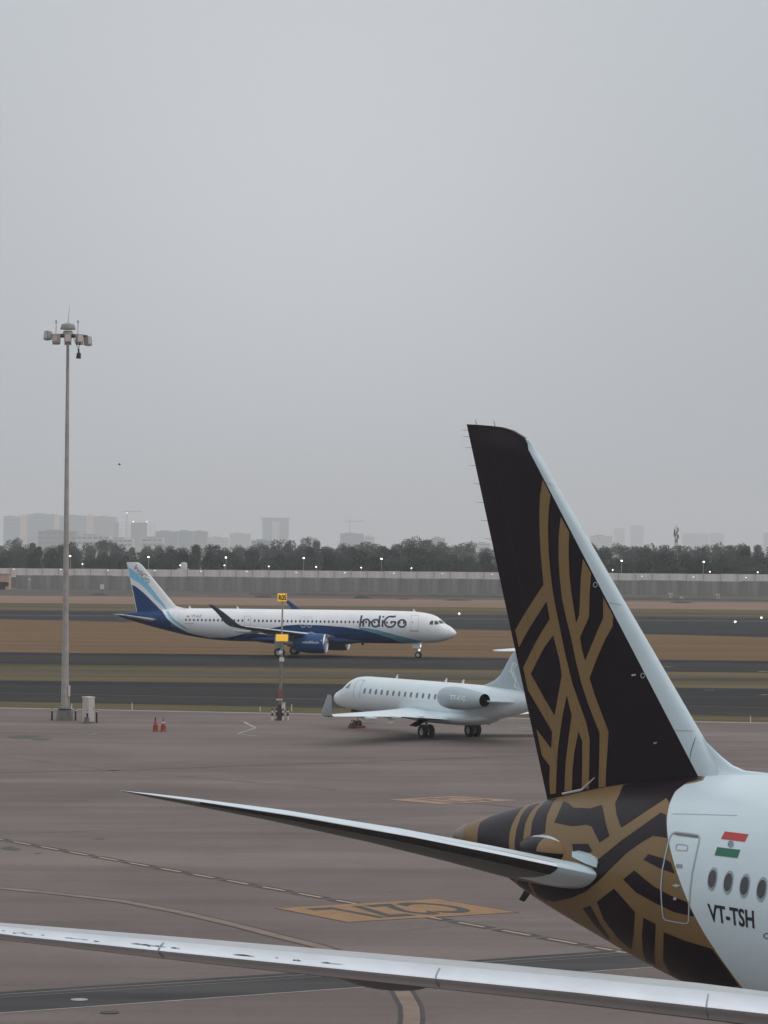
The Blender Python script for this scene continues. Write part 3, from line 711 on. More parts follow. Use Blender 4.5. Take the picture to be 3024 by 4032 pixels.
    mb = MB()
    for s in wordmark():
        for q in stroke(s, .115): fdec(mb, [(178 + 47.5 * x + 32 * y, 188 + 48 * x - 54 * y) for x, y in q], .014)
    mb.build('lettering', LETTER, fin, True)
    # fin root fillet
    V, Fc = [], []; fl = [(620, 565), (660, 610), (700, 645), (740, 662), (790, 672), (840, 677)]
    for x, y in fl:
        q = p(x, y); zc = B.t(q[0])
        for sg in (-1, 1):
            for yy, hz in ((0, 1), (.06, .96), (.1, .6), (.2, .2), (.38, -.1)): V.append((q[0], sg * yy, zc + (q[2] - zc + .03) * hz))
    for i in range(len(fl) - 1):
        for sg in (0, 1):
            for k in range(4): a = i * 10 + sg * 5 + k; Fc.append((a, a + 1, a + 11, a + 10) if sg else (a, a + 10, a + 11, a + 1))
    mesh('dorsal_fillet', V, Fc, WHITE, root)
    # stabilisers
    for sg in (-1, 1):
        lifting('stabiliser', [((-16.5, sg * .6, 4.22), 4.0, .12, -.10, 0), ((-16.95, sg * 1.3, 4.32), 3.6, .12, -.10, 0), ((-18.6, sg * 4.2, 4.78), 2.3, .10, -.08, 0), ((-19.6, sg * 6.0, 5.05), 1.5, .09, -.06, 0), ((-20.0, sg * 6.22, 5.08), .9, .07, -.06, 0)], mat('stabiliser_pale_grey', (.62, .63, .62), .45, var=.06, vscale=1), root, 12, le=.08, le_mat=METAL)
    # wings with upturned tips
    for sg in (-1, 1):
        secs = [((6.6, sg * 1.6, 2.45), 7.2, .13, .05, .01), ((4.1, sg * 6.4, 3.0), 4.4, .115, .04, .012), ((1.2, sg * 12, 3.62), 2.9, .11, .03, .012), ((-1.0, sg * 16.2, 4.08), 1.75, .105, .02, .01)]
        for y, z, dx, ch, nr in [(16.75, 4.2, -1.35, 1.62, (0, -sg * .35, 1)), (17.15, 4.5, -1.8, 1.5, (0, -sg * 1.0, .8)), (17.38, 4.95, -2.25, 1.3, (0, -sg, .25)), (17.6, 5.8, -3.3, .95, (0, -sg, .2)), (17.8, 6.62, -4.5, .6, (0, -sg, .2)), (17.83, 6.72, -4.8, .35, (0, -sg, .2))]:
            secs.append(((dx, sg * y, z), ch, .09, 0, 0, nr))
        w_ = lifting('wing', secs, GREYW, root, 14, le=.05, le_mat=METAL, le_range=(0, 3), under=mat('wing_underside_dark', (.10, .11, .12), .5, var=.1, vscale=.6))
        # sharklet paint
        lifting('sharklet', [((a[0][0] + .01, a[0][1], a[0][2]), a[1] + .02, .105, 0, 0, a[5]) for a in secs[5:]], mat('sharklet_paint', (.05, .075, .10), .4, var=.1) if sg < 0 else NAVY, w_, 12)
        for y in (7.6, 11.3):
            x = 6.6 - (y - 1.6) * .52 - 3.2; z = 2.25 + y * .095
            FB = Body([x - 2.2, x - 1.2, x, x + 1.2, x + 1.7], [z + .1, z + .15, z + .2, z + .25, z + .2], [z, z - .15, z - .28, z - .1, z + .1], [.03, .12, .18, .15, .04], sg * y)
            v, f = FB.grid(np.linspace(FB.x0, FB.x1, 14), 14); mesh('flap_fairing', v, f, GREYW, w_)
        # engine
        Nb = Body([2.5, 3.3, 4.4, 5.6, 6.35], [2.72, 2.92, 3.06, 3.06, 3.0], [.98, .74, .60, .58, .64], [.86, 1.08, 1.22, 1.24, 1.18], sg * 5.75)
        v, f = Nb.grid(np.linspace(2.5, 6.35, 22), 40); en = mesh('engine_nacelle', v, f, ENGBLUE, root)
        MB().lathe([(6.345, 1.19), (6.44, 1.175), (6.50, 1.13), (6.48, 1.07), (6.3, 1.02), (5.6, .98)], (0, sg * 5.75, 1.82), 'x', 40).build('inlet_lip', METAL, en, True)
        MB().lathe([(5.62, .97), (5.6, .3), (5.95, .18), (6.1, .01)], (0, sg * 5.75, 1.82), 'x', 32).build('fan', DARK, en, True)
        MB().lathe([(2.52, .86), (2.5, .62), (1.9, .52), (1.5, .42), (1.48, .26), (1.0, .03)], (0, sg * 5.75, 1.85), 'x', 28).build('exhaust_nozzle', STRUT, en, True)
        MB().add([(5.4, sg * 5.75 - .14, 2.9), (1.2, sg * 5.75 - .14, 2.4), (0.8, sg * 5.75 - .1, 2.75), (4.6, sg * 5.75 - .14, 3.25), (5.4, sg * 5.75 + .14, 2.9), (1.2, sg * 5.75 + .14, 2.4), (.8, sg * 5.75 + .1, 2.75), (4.6, sg * 5.75 + .14, 3.25)], [(0, 1, 2, 3), (7, 6, 5, 4), (0, 3, 7, 4), (1, 5, 6, 2), (3, 2, 6, 7), (0, 4, 5, 1)]).build('pylon', GREYW, root)
        if sg < 0:
            Vt, Ft, wt = text2d('goIndiGo.in', .02); c = (1080 + 560 / 5.184, 2440 + 480 / 5.184); e_ = (1080 + 902 / 5.184, 2440 + 480 / 5.184)
            a, b = fr.plane(*c, -6.95), fr.plane(*e_, -6.95); P = []
            for x, y in Vt:
                xx = a[0] + (b[0] - a[0]) * x / wt; zz = a[2] + (y - .02) * .30; P.append(Nb.P(xx, Nb.phiz(xx, zz), .012))
            MB().add(P, Ft).build('engine_lettering', WLET, en)
            a = fr.plane(1080 + 955 / 5.184, 2440 + 420 / 5.184, -6.95); body_decal(mb := MB(), Nb, [(a[0] + .07 * math.cos(k), Nb.phiz(a[0], a[2]) + .055 * math.sin(k)) for k in [math.pi * j / 4 for j in range(8)]], .012); mb.build('engine_marking', WLET, en)
        # main gear
        leg = MB().tube((0, sg * 3.8, .55), (.15, sg * 3.7, 2.7), .12, .17, 12).tube((0, sg * 3.3, .56), (0, sg * 4.3, .56), .09, n=10).tube((-.2, sg * 3.75, 1.0), (-.1, sg * 2.6, 2.4), .07, n=8).build('main_gear_leg', STRUT, root, True)
        for dy in (-.46, .46): wheel('wheel', leg, (0, sg * 3.8 + dy, .575), .575, .42)
        MB().box(-.55, .6, sg * 4.12 - .02, sg * 4.12 + .02, 1.25, 2.5).build('gear_door', GREYW, root)
    leg = MB().tube((16.91, 0, .4), (16.7, 0, 1.95), .09, .11, 12).tube((16.91, -.35, .39), (16.91, .35, .39), .06, n=8).tube((16.95, 0, .9), (17.5, 0, 1.85), .05, n=8).build('nose_gear_leg', STRUT, root, True)
    for dy in (-.25, .25): wheel('wheel', leg, (16.91, dy, .39), .39, .22)
    for dy in (-.35, .35): MB().box(16.2, 17.2, dy - .015, dy + .015, 1.25, 1.85).build('gear_door', WHITE, root)
    LAMP = mat('landing_lamp', (.9, .9, .9), .3, emit=(1, .96, .9), estr=6)
    for y, z in ((-.16, 1.45), (.16, 1.45), (-.1, 1.02)): MB().lathe([(17.0, .02), (17.08, .11), (17.1, .02)], (0, y, z), 'x', 12).build('taxi_lamp', LAMP, leg, True)
    # cabin windows
    p1, p2_ = B.hit(fr, *A(1315, 334)), B.hit(fr, *A(367, 322))
    z1, z0 = fr.plane(*N6(1130, 200), -1.97)[2], fr.plane(*A(367, 322), -1.97)[2]
    proto = None; zwin = (z1 + z0) / 2 + .02
    skip = [fr.plane(*A(635, 322), -1.97)[0], fr.plane(*A(878, 330), -1.97)[0], fr.plane(*A(905, 330), -1.97)[0]]
    xw = p2_[0]; cnt = 0
    while xw < p1[0] + .1:
        if abs(xw - skip[0]) > .55:
            ph = B.phiz(xw, zwin)
            mb = MB(); body_decal(mb, B, [(xw + a, ph + b) for a, b in arc(0, 0, .125, .085, 0, 330, 11)], .014, cut=.3, cutp=.3)
            mb.build('cabin_window', GLASS, fus, True)
        xw += .533; cnt += 1
    # cockpit windows
    for poly in ([(655, 575), (670, 490), (710, 465), (775, 463), (755, 578)], [(795, 575), (805, 465), (880, 465), (925, 540), (935, 560), (860, 575)], [(905, 462), (1015, 470), (1090, 553), (960, 553), (935, 520)]):
        mb = MB(); body_decal(mb, B, H_(poly, NZ), .012, mirror=True, cut=.15, cutp=.15); mb.build('cockpit_window', mat('cockpit_glass', (.05, .075, .08), .1, var=.2, vscale=2), fus, True)
    # doors and exits as raised surrounds
    def outline(name, pts, T, w, M, par=fus):
        mb = MB(); d = []
        for i in range(len(pts)):
            a, b = pts[i], pts[(i + 1) % len(pts)]; k = max(1, int(math.dist(a, b) / 30)); d += [(a[0] + (b[0] - a[0]) * j / k, a[1] + (b[1] - a[1]) * j / k) for j in range(k)]
        for q in stroke(d, w, True): body_decal(mb, B, H_(q, T), .013)
        return mb.build(name, M, par)
    DL = mat('door_line', (.36, .40, .43), .6)
    d1 = outline('front_door', [(145, 310), (350, 310), (340, 560), (328, 742), (125, 742), (132, 560)], NZ, 7, DL)
    mb = MB(); body_decal(mb, B, H_([(92, 740), (355, 740), (355, 760), (92, 765)], NZ), .02); mb.build('door_sill', STRUT, d1)
    mb = MB(); body_decal(mb, B, H_([(165, 490), (195, 490), (195, 522), (165, 522)], NZ), .016); mb.build('door_window', GLASS, d1)
    d2 = outline('rear_exit_door', [(622, 305), (650, 305), (650, 345), (622, 345)], A, 1.6, DL)
    mb = MB(); body_decal(mb, B, H_([(637, 319), (643, 319), (643, 325), (637, 325)], A), .016); mb.build('door_window', GLASS, d2)
    outline('rear_door', [(312, 290), (336, 290), (338, 350), (308, 348)], A, 1.4, mat('door_line_faint', (.6, .63, .65), .6))
    for x0 in (868, 896):
        outline('overwing_exit', [(x0, 312), (x0 + 4, 308), (x0 + 17, 308), (x0 + 20, 312), (x0 + 19, 348), (x0 + 15, 353), (x0 + 4, 353), (x0, 347)], A, 2.2, WHITE if False else mat('exit_surround', (.62, .66, .70), .5))
    # side lettering
    mb = MB(); a0 = fr.plane(*N6(812, 228), -1.95); unit = (fr.plane(*N6(1172, 228), -1.95)[0] - a0[0]) / 3.80; uz = fr.plane(*N6(820, 138), -1.95)[2] - a0[2]
    for s in wordmark():
        for q in stroke(s, .15):
            body_decal(mb, B, [(a0[0] + x * unit, B.phiz(a0[0] + x * unit, a0[2] + y * uz * .97)) for x, y in q], .017, cut=.4, cutp=.12)
    mb.build('lettering', LETTER, fus, True)
    Vt, Ft, wt = text2d('VT-ILZ'); a, b = fr.plane(*A(390, 310), -1.7), fr.plane(*A(434, 310), -1.7); P = []
    for x, y in Vt: xx = a[0] + (b[0] - a[0]) * x / wt; P.append(B.P(xx, B.phiz(xx, a[2] + y * .30), .014))
    MB().add(P, Ft).build('registration', LETTER, fus)
    for dy, M_ in ((0, mat('small_flag_top', (.5, .25, .12), .6)), (4, mat('small_flag_low', (.05, .22, .12), .6))):
        mb = MB(); body_decal(mb, B, H_([(371, 303 + dy), (384, 303 + dy), (382, 305.5 + dy), (369, 305.5 + dy)], A), .014); mb.build('flag_band', M_, fus)
    mb = MB(); body_decal(mb, B, H_([(365, 336), (402, 336), (402, 338.5), (365, 338.5)], A), .014); mb.build('small_lettering', DL, fus)
    # roof aerials, drain masts, tail light
    for x, y in ((384, 268), (592, 268), (1360, 280)):
        q = fr.plane(*A(x, y), 0); zt = B.t(q[0])
        MB().add([(q[0] + .28, -.02, zt - .05), (q[0] - .1, -.02, zt - .05), (q[0] - .12, -.01, zt + .33), (q[0] + .0, -.01, zt + .33), (q[0] + .28, .02, zt - .05), (q[0] - .1, .02, zt - .05), (q[0] - .12, .01, zt + .33), (q[0], .01, zt + .33)], [(0, 1, 2, 3), (7, 6, 5, 4), (0, 3, 7, 4), (1, 5, 6, 2), (3, 2, 6, 7)]).build('aerial', WHITE, fus)
    MB().box(9.6, 9.9, -.02, .02, 1.5, 1.78).build('drain_mast', DARK, fus)
    return root
# ================================================================== white business jet on the apron
def build_jet():
    a, b = ground(1678, 2905), ground(1862, 2902); mid_ = (a + b) / 2
    fr = Frame((mid_[0], mid_[1]), math.radians(122))
    root = empty('business_jet', (fr.O[0], fr.O[1], 0), fr.h)
    tag(root, 'pale business jet with rear engines and upswept winglet parked on the apron', 'airplane')
    X = [-14.2, -13, -10, -7, -4, 0, 8, 11, 12.2, 13, 13.6, 14.2, 14.9, 15.5, 15.8]
    top = [3.55, 3.62, 3.76, 3.9, 3.98, 4.0, 4.0, 4.0, 3.94, 3.75, 3.44, 3.12, 2.86, 2.64, 2.34]
    bot = [3.25, 3.0, 2.38, 1.75, 1.36, 1.3, 1.3, 1.3, 1.32, 1.36, 1.40, 1.45, 1.54, 1.70, 2.0]
    W = [.12, .3, .78, 1.14, 1.33, 1.36, 1.36, 1.34, 1.27, 1.16, 1.06, .94, .78, .54, .12]
    B = Body(X, top, bot, W); B.prep(220)
    v, f = B.grid(list(np.linspace(-14.2, 11, 44)) + list(np.linspace(11.3, 15.8, 30)), 56); f.append(tuple(range(56)))
    fus = mesh('fuselage', v, f, JET, root)
    FB = Body([-6, -4.6, -2, 2, 5, 6.6], [1.9, 2.0, 2.1, 2.1, 2.0, 1.8], [1.6, 1.2, .98, .96, 1.1, 1.5], [.5, 1.2, 1.62, 1.62, 1.3, .5])
    v, f = FB.grid(np.linspace(-6, 6.6, 26), 36); mesh('belly_fairing', v, f, JET, root)
    for sg in (-1, 1):
        secs = [((5.6, sg * .9, 1.62), 7.9, .11, .03, .01), ((4.3, sg * 2.2, 1.68), 6.2, .11, .03, .01), ((1.4, sg * 5.6, 1.84), 3.9, .105, .02, .01), ((-2.2, sg * 10.4, 2.02), 2.3, .10, .01, .01), ((-4.4, sg * 13.4, 2.13), 1.5, .10, 0, 0)]
        secs += [((-4.75, sg * 13.72, 2.22), 1.42, .09, 0, 0, (0, -sg * .5, 1)), ((-5.0, sg * 13.86, 2.42), 1.32, .085, 0, 0, (0, -sg, .3)), ((-5.75, sg * 14.05, 3.1), .9, .08, 0, 0, (0, -sg, .2)), ((-6.3, sg * 14.2, 3.62), .55, .08, 0, 0, (0, -sg, .2)), ((-6.4, sg * 14.22, 3.68), .3, .08, 0, 0, (0, -sg, .2))]
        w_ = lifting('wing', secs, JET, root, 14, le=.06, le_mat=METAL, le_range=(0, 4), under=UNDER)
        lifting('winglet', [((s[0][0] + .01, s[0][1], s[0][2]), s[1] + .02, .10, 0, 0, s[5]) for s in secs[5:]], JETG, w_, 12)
        for y in (3.9, 6.8, 9.9):
            x = 5.6 - (y - .9) * .82 - 5.2 * (1 - y / 22) - (0.2 if y < 5 else 0.0); z = 1.52 + y * .035
            KB = Body([x - 1.3, x - .6, x, x + .8, x + 1.2], [z + .1, z + .14, z + .16, z + .16, z + .1], [z + .03, z - .06, z - .16, z - .06, z + .05], [.02, .07, .1, .08, .03], sg * y)
            v, f = KB.grid(np.linspace(KB.x0, KB.x1, 12), 12); mesh('flap_fairing', v, f, JET, w_)
            if sg > 0: pass
        Nb = Body([-8.15, -7.4, -6, -4.4, -3.2, -2.9], [3.58, 3.68, 3.84, 3.94, 3.86, 3.7], [2.66, 2.52, 2.36, 2.30, 2.40, 2.56], [.46, .58, .72, .80, .74, .58], sg * 2.42)
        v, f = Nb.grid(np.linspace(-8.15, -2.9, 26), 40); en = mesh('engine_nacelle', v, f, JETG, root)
        MB().lathe([(-8.14, .45), (-7.4, .40), (-7.3, .01)], (0, sg * 2.42, 3.12), 'x', 28).build('exhaust', DARK, en, True)
        MB().lathe([(-2.92, .58), (-3.3, .54), (-3.35, .01)], (0, sg * 2.42, 3.13), 'x', 28).build('fan', DARK, en, True)
        MB().add([(-3.6, sg * 1.0, 3.3), (-9.6, sg * .8, 3.05), (-9.6, sg * .8, 3.0), (-3.6, sg * 1.0, 2.85), (-3.6, sg * 2.0, 3.3), (-8.0, sg * 2.1, 3.1), (-8.0, sg * 2.1, 3.0), (-3.6, sg * 2.0, 2.9)], [(0, 1, 5, 4), (3, 7, 6, 2), (1, 2, 6, 5), (0, 4, 7, 3)]).build('pylon', JET, root)
        if sg > 0:
            Vt, Ft, wt = text2d('T7-KVJ', .02); o_ = fr.plane(1560 + 655 / 3.072, 2660 + 282 / 3.072, 3.15); e_ = fr.plane(1560 + 818 / 3.072, 2660 + 300 / 3.072, 3.15); P = []
            for x, y in Vt:
                xx = o_[0] + (e_[0] - o_[0]) * x / wt; P.append(Nb.P(xx, -Nb.phiz(xx, o_[2] - .02 + y * .30), .012))
            MB().add(P, Ft).build('registration', mat('registration_pale', (.92, .94, .95), .45), en)
        leg = MB().tube((0, sg * 2.03, .5), (.2, sg * 1.9, 1.6), .09, .13, 12).tube((0, sg * 1.6, .5), (0, sg * 2.46, .5), .07, n=8).build('main_gear_leg', STRUT, root, True)
        for dy in (-.3, .3): wheel('wheel', leg, (0, sg * 2.03 + dy, .5), .5, .33)
        MB().add([(-.5, sg * 2.2, 1.35), (.6, sg * 2.2, 1.35), (.6, sg * 3.1, .95), (-.5, sg * 3.2, .9), (-.5, sg * 2.2, 1.31), (.6, sg * 2.2, 1.31), (.6, sg * 3.1, .91), (-.5, sg * 3.2, .86)], [(0, 1, 2, 3), (7, 6, 5, 4), (0, 3, 7, 4), (1, 5, 6, 2), (3, 2, 6, 7)]).build('gear_door', DARK, root)
    leg = MB().tube((12.9, 0, .28), (12.7, 0, 1.5), .06, .08, 10).tube((12.9, -.2, .28), (12.9, .2, .28), .05, n=8).build('nose_gear_leg', STRUT, root, True)
    for dy in (-.19, .19): wheel('wheel', leg, (12.9, dy, .29), .29, .19)
    for dy in (-.3, .3): MB().box(12.3, 13.3, dy - .012, dy + .012, .95, 1.4).build('gear_door', DARK, root)
    # fin and tailplane
    p = lambda u, v_: fr.plane(u, v_, 0)
    LEp = [p(1903, 2706), p(1906, 2697), p(1925, 2690), p(1950, 2677), p(1972, 2655), p(1990, 2622), p(2010, 2585), p(2030, 2556)]
    zs = [3.6] + [q[2] for q in LEp[1:]]; xl = [LEp[0][0] + .1] + [q[0] for q in LEp[1:]]
    V, Fc = [], []; ts = [(i / 10) ** 1.5 for i in range(11)]
    for sg in (-1, 1):
        for z, x in zip(zs, xl):
            xt = np.interp(z, [3.6, 6.8], [-11.6, -12.6])
            for t in ts:
                yt = 5 * (0.2969 * math.sqrt(t) - 0.126 * t - 0.3516 * t * t + 0.2843 * t ** 3 - 0.1036 * t ** 4)
                V.append((x + (xt - x) * t, sg * yt * min(.085 * (x - xt), .36), z))
    n = 11; m_ = len(zs) * n
    for k in range(len(zs) - 1):
        for i in range(n - 1):
            q = k * n + i; Fc += [(q, q + 1, q + n + 1, q + n), (m_ + q, m_ + q + n, m_ + q + n + 1, m_ + q + 1)]
    for i in range(n - 1): q = m_ - n + i; Fc.append((q, q + 1, m_ + q + 1, m_ + q))
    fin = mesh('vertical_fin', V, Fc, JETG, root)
    for sg in (-1, 1): lifting('tailplane', [((-9.0, 0, 6.72), 3.4, .10, 0, 0), ((-10.8, sg * 2.4, 6.76), 2.4, .10, 0, 0), ((-12.5, sg * 4.7, 6.8), 1.5, .09, 0, 0), ((-12.9, sg * 4.9, 6.8), .8, .07, 0, 0)], JET, root, 12)
    # pale mane-like emblem on the fin
    fb = BVHTree.FromPolygons([Vector(q) for q in V], Fc); mb = MB()
    G_ = lambda x, y: (1200 + x / 1.659, 2500 + y / 1.659)
    for s, w in (([(1385, 180), (1368, 200), (1362, 230), (1372, 262), (1390, 300), (1385, 330), (1400, 350), (1425, 380)], 10), ([(1400, 190), (1380, 215), (1378, 245), (1392, 275), (1400, 310), (1412, 345), (1432, 372)], 8), ([(1350, 235), (1360, 245), (1378, 250)], 8), ([(1365, 190), (1378, 182), (1392, 186)], 8), ([(1378, 335), (1392, 345), (1405, 362), (1430, 378)], 7), ([(1360, 215), (1370, 222)], 7)):
        for q in stroke(s, w):
            o_ = []
            for t in q:
                h = p(*G_(*t)); hh = fb.ray_cast(Vector((h[0], 4, h[2])), Vector((0, -1, 0)))
                o_.append((h[0], (hh[0][1] if hh[0] is not None else .2) + .012, h[2]))
            mb.add(o_, [(0, 1, 2, 3)])
    mb.build('fin_emblem', mat('emblem_pale', (.68, .75, .78), .5), fin)
    # cabin windows, door, windscreen
    for k in range(13):
        xw = 9.73 - .815 * k; ph = -B.phiz(xw, 2.99); mb = MB(); r = []
        for cx, cy, a0 in ((.06, .07, 0), (-.06, .07, 90), (-.06, -.07, 180), (.06, -.07, 270)): r += arc(cx, cy, .085, .075, a0, a0 + 90, 4)
        body_decal(mb, B, [(xw + q[0], ph + q[1]) for q in r], .008, cut=.3, cutp=.2); w_ = mb.build('cabin_window', mat('jet_glass', (.17, .19, .205), .15, var=.25, vscale=4), fus, True)
    J = lambda x, y: (1260 + x / 5.53, 2640 + y / 5.53)
    Hh = lambda pts: [B.hit(fr, *J(*q), 1600, 2760) for q in pts]
    for poly in ([(678, 272), (625, 312), (575, 355), (548, 383), (622, 396), (650, 345)],):
        mb = MB(); body_decal(mb, B, Hh(poly), .01, mirror=True, cut=.15, cutp=.12); mb.build('windscreen', mat('jet_windscreen', (.22, .25, .26), .15), fus, True)
    mb = MB()
    for s in ([(985, 215), (940, 250), (905, 320), (885, 400), (870, 480), (862, 560), (875, 630)], [(850, 215), (800, 260), (760, 330), (740, 420), (728, 520), (738, 600), (752, 640)], [(865, 207), (920, 210), (990, 214)]):
        for q in stroke(s, 6): body_decal(mb, B, Hh(q), .008)
    mb.build('door', LINE, fus)
    for u, v_ in ((1562, 2668), (1755, 2680), (1822, 2688)):
        q = p(u, v_); zt = B.t(q[0])
        MB().add([(q[0] + .22, -.015, zt - .04), (q[0] - .15, -.015, zt - .04), (q[0] - .2, -.01, zt + .3), (q[0] - .08, -.01, zt + .3), (q[0] + .22, .015, zt - .04), (q[0] - .15, .015, zt - .04), (q[0] - .2, .01, zt + .3), (q[0] - .08, .01, zt + .3)], [(0, 1, 2, 3), (7, 6, 5, 4), (0, 3, 7, 4), (1, 5, 6, 2), (3, 2, 6, 7)]).build('aerial', JET, fus)
    REDC = mat('red_cover', (.13, .042, .036), .8, var=.2, vscale=6)
    MB().lathe([(15.72, .05), (15.78, .17), (15.95, .15), (16.0, .02)], (0, 0, 2.2), 'x', 14).build('probe_cover', REDC, fus, True)
    # chocks at the nose wheel
    for k, (dx, dy) in enumerate(((-.55, .05), (.5, .05))):
        q = fr.O + fr.f * (12.9 + dx) + fr.l * dy
        c = MB().add([(-.1, -.42, 0), (.1, -.42, 0), (0, -.42, .2), (-.1, .42, 0), (.1, .42, 0), (0, .42, .2)], [(0, 2, 1), (3, 4, 5), (0, 1, 4, 3), (1, 2, 5, 4), (2, 0, 3, 5)]).build('wheel_chock', REDC, None, False, (q[0], q[1], 0.002))
        c.rotation_euler = (0, 0, fr.h); tag(c, ['red chock behind the nose wheel of the business jet', 'red chock ahead of the nose wheel of the business jet'][k], 'chock', 'chocks at the business jet')
    q = fr.O + fr.f * 12.3 + fr.l * .75
    g = MB().box(-.2, .2, -.18, .18, .012, .42).tube((-.2, 0, .5), (-.2, 0, .62), .03, n=6).tube((.2, 0, .5), (.2, 0, .62), .03, n=6).tube((-.2, 0, .62), (.2, 0, .62), .03, n=6).build('equipment_box', REDC, None, False, (q[0], q[1], 0)); g.rotation_euler = (0, 0, fr.h)
    tag(g, 'dull red box on the apron beside the business jet nose wheel', 'box')
    return root

# ================================================================== ground, apron, taxiways
def line_pts(vl, vr, X0=-420, X1=420):
    a, b = ground(0, vl), ground(3024, vr); s = (b[1] - a[1]) / (b[0] - a[0]); f = lambda x: a[1] + s * (x - a[0])
    return [(X0, f(-140) + .13 * (-140 - X0)), (-140, f(-140)), (140, f(140)), (X1, f(140) - .13 * (X1 - 140))]
def strip(name, lo, hi, z, M, kind='structure'):
    pts = list(lo) + list(hi)[::-1]
    V = [(x, y, z) for x, y in pts]; n = len(lo)
    o = mesh(name, V, [(i, i + 1, len(pts) - 2 - i, len(pts) - 1 - i) for i in range(n - 1)], M, None, False)
    return tag(o, kind=kind)
def build_ground():
    gm = mat('dry_field', (.115, .085, .055), .95, var=.35, vscale=.02, bump=.6, bscale=1.5, stretch=(.25, 1.6, 1))
    V, Fc = [], []; g = [-6000, -2500, -1200, -600, -300, 0, 300, 600, 1200, 2500, 6000]; h = [-400, -100, 100, 250, 400, 600, 900, 1400, 2500, 5000, 19500]
    for y in h:
        for x in g: V.append((x, y, -.09))
    for j in range(10):
        for i in range(10): Fc.append((j * 11 + i, j * 11 + i + 1, j * 11 + 12 + i, j * 11 + 11 + i))
    tag(mesh('ground', V, Fc, gm, None, False), kind='structure')
    G1 = mat('grass_verge', (.075, .064, .034), .95, spec=.05, var=.4, vscale=.3, col2=(.15, .122, .065), bump=.8, bscale=4, stretch=(.18, 2.2, 1, .2))
    G2 = mat('dry_brown_grass', (.135, .082, .042), .95, spec=.05, vscale=.06, var=.3, col2=(.19, .125, .07), bump=.7, bscale=3, stretch=(.15, 2.0, 1, .15))
    G3 = mat('olive_grass', (.062, .050, .029), .95, spec=.05, vscale=.05, var=.3, col2=(.165, .132, .072), bump=.7, bscale=3, stretch=(.10, 1.8, 1, .13))
    G4 = mat('bare_tan_earth', (.19, .122, .085), .95, spec=.05, vscale=.05, var=.2, col2=(.28, .20, .155), bump=.5, bscale=2, stretch=(.15, 1.5, 1, .1))
    G5 = mat('grey_scrub_earth', (.060, .053, .045), .95, spec=.05, vscale=.04, var=.3, col2=(.155, .138, .115), bump=.7, bscale=2, stretch=(.15, 1.6, 1, .1))
    AS = mat('asphalt', (.027, .026, .026), .9, spec=.08, vscale=.06, var=.25, col2=(.047, .044, .042), bump=.3, bscale=20, stretch=(.10, 1.8, 1, .13))
    AS2 = mat('asphalt_dark', (.015, .017, .019), .9, spec=.1, vscale=.05, var=.2, col2=(.034, .035, .036), bump=.3, bscale=20, stretch=(.10, 1.8, 1, .13))
    L = line_pts
    ap, g3, t3, t2b, t2t = L(2786, 2846), L(2760, 2820), L(2680, 2712), L(2612, 2648), L(2568, 2603)
    t1b = [(-420, 615.0)] + [tuple(ground(0, 2437)[:2]), tuple(ground(1512, 2470)[:2]), tuple(ground(3024, 2508)[:2])] + [(420, 440.0)]
    t1t, ol, tan, dk = L(2402, 2432), L(2373, 2402), L(2345, 2372), L(2318, 2345)
    strip('grass_verge', ap, g3, -.03, G1); strip('near_taxiway', g3, t3, -.01, AS); strip('grass_strip', t3, t2b, -.03, G3)
    strip('taxiway', t2b, t2t, -.002, AS); 
    def two(a, n=4): return [(a[0][0] + (a[1][0] - a[0][0]) * i / n, a[0][1] + (a[1][1] - a[0][1]) * i / n) for i in range(n + 1)]
    t2t5 = [(x, np.interp(x, [q[0] for q in t2t], [q[1] for q in t2t])) for x, y in t1b]
    t1t5 = [(x, np.interp(x, [q[0] for q in t1t], [q[1] for q in t1t])) for x, y in t1b]
    strip('dry_grass_field', t2t5, t1b, -.03, G2); strip('far_taxiway', t1b, t1t5, -.004, AS2)
    strip('verge_beyond', t1t, ol, -.03, G3); strip('tan_earth', ol, tan, -.02, G4); strip('scrub_earth', tan, dk, -.03, G5)
    # shoulders: darker sealed edges of the taxiways
    def offset(l, d): return [(x, y + d) for x, y in l]
    strip('taxiway_shoulder', offset(t2t, -9), offset(t2t, .6), .003, AS2); strip('taxiway_shoulder', offset(t3, -9), offset(t3, .5), -.004, AS2); strip('taxiway_shoulder', offset(t3, -28), offset(t3, -20), -.004, AS2)
    PW = mat('faded_white_paint', (.36, .35, .34), .8, var=.25, vscale=.8); PY = mat('faded_yellow_paint', (.30, .22, .12), .8, var=.25, vscale=.8)
    strip('taxiway_edge_line', offset(g3, 14.0), offset(g3, 14.22), .004, PY)
    strip('taxiway_edge_line', offset(L(2422, 2447), 0), offset(L(2422, 2447), 1.1), .012, PW)
    strip('field_track', L(2540, 2576), offset(L(2540, 2576), 1.6), -.012, G5)
    for ul, vl, ur, vr in ((2610, 2627, 2645, 2625), (2985, 2646, 3024, 2643), (2775, 2718, 2812, 2718), (2995, 2737, 3024, 2735), (2570, 2503, 2665, 2500), (2870, 2513, 2950, 2511)):
        a, b = ground(ul, vl), ground(ur, vr); d = b - a; n_ = np.array([-d[1], d[0], 0]) / np.linalg.norm(d) * .25
        tag(mesh('taxiway_marking', [a - n_ + (0, 0, .012), b - n_ + (0, 0, .012), b + n_ + (0, 0, .012), a + n_ + (0, 0, .012)], [(0, 1, 2, 3)], PY, None, False), kind='structure')
    # dark weedy hollows along the grass strip
    DK = mat('dark_weeds', (.05, .045, .035), .95, var=.4, vscale=.5, bump=1, bscale=4); rng = random.Random(3)
    mb = MB()
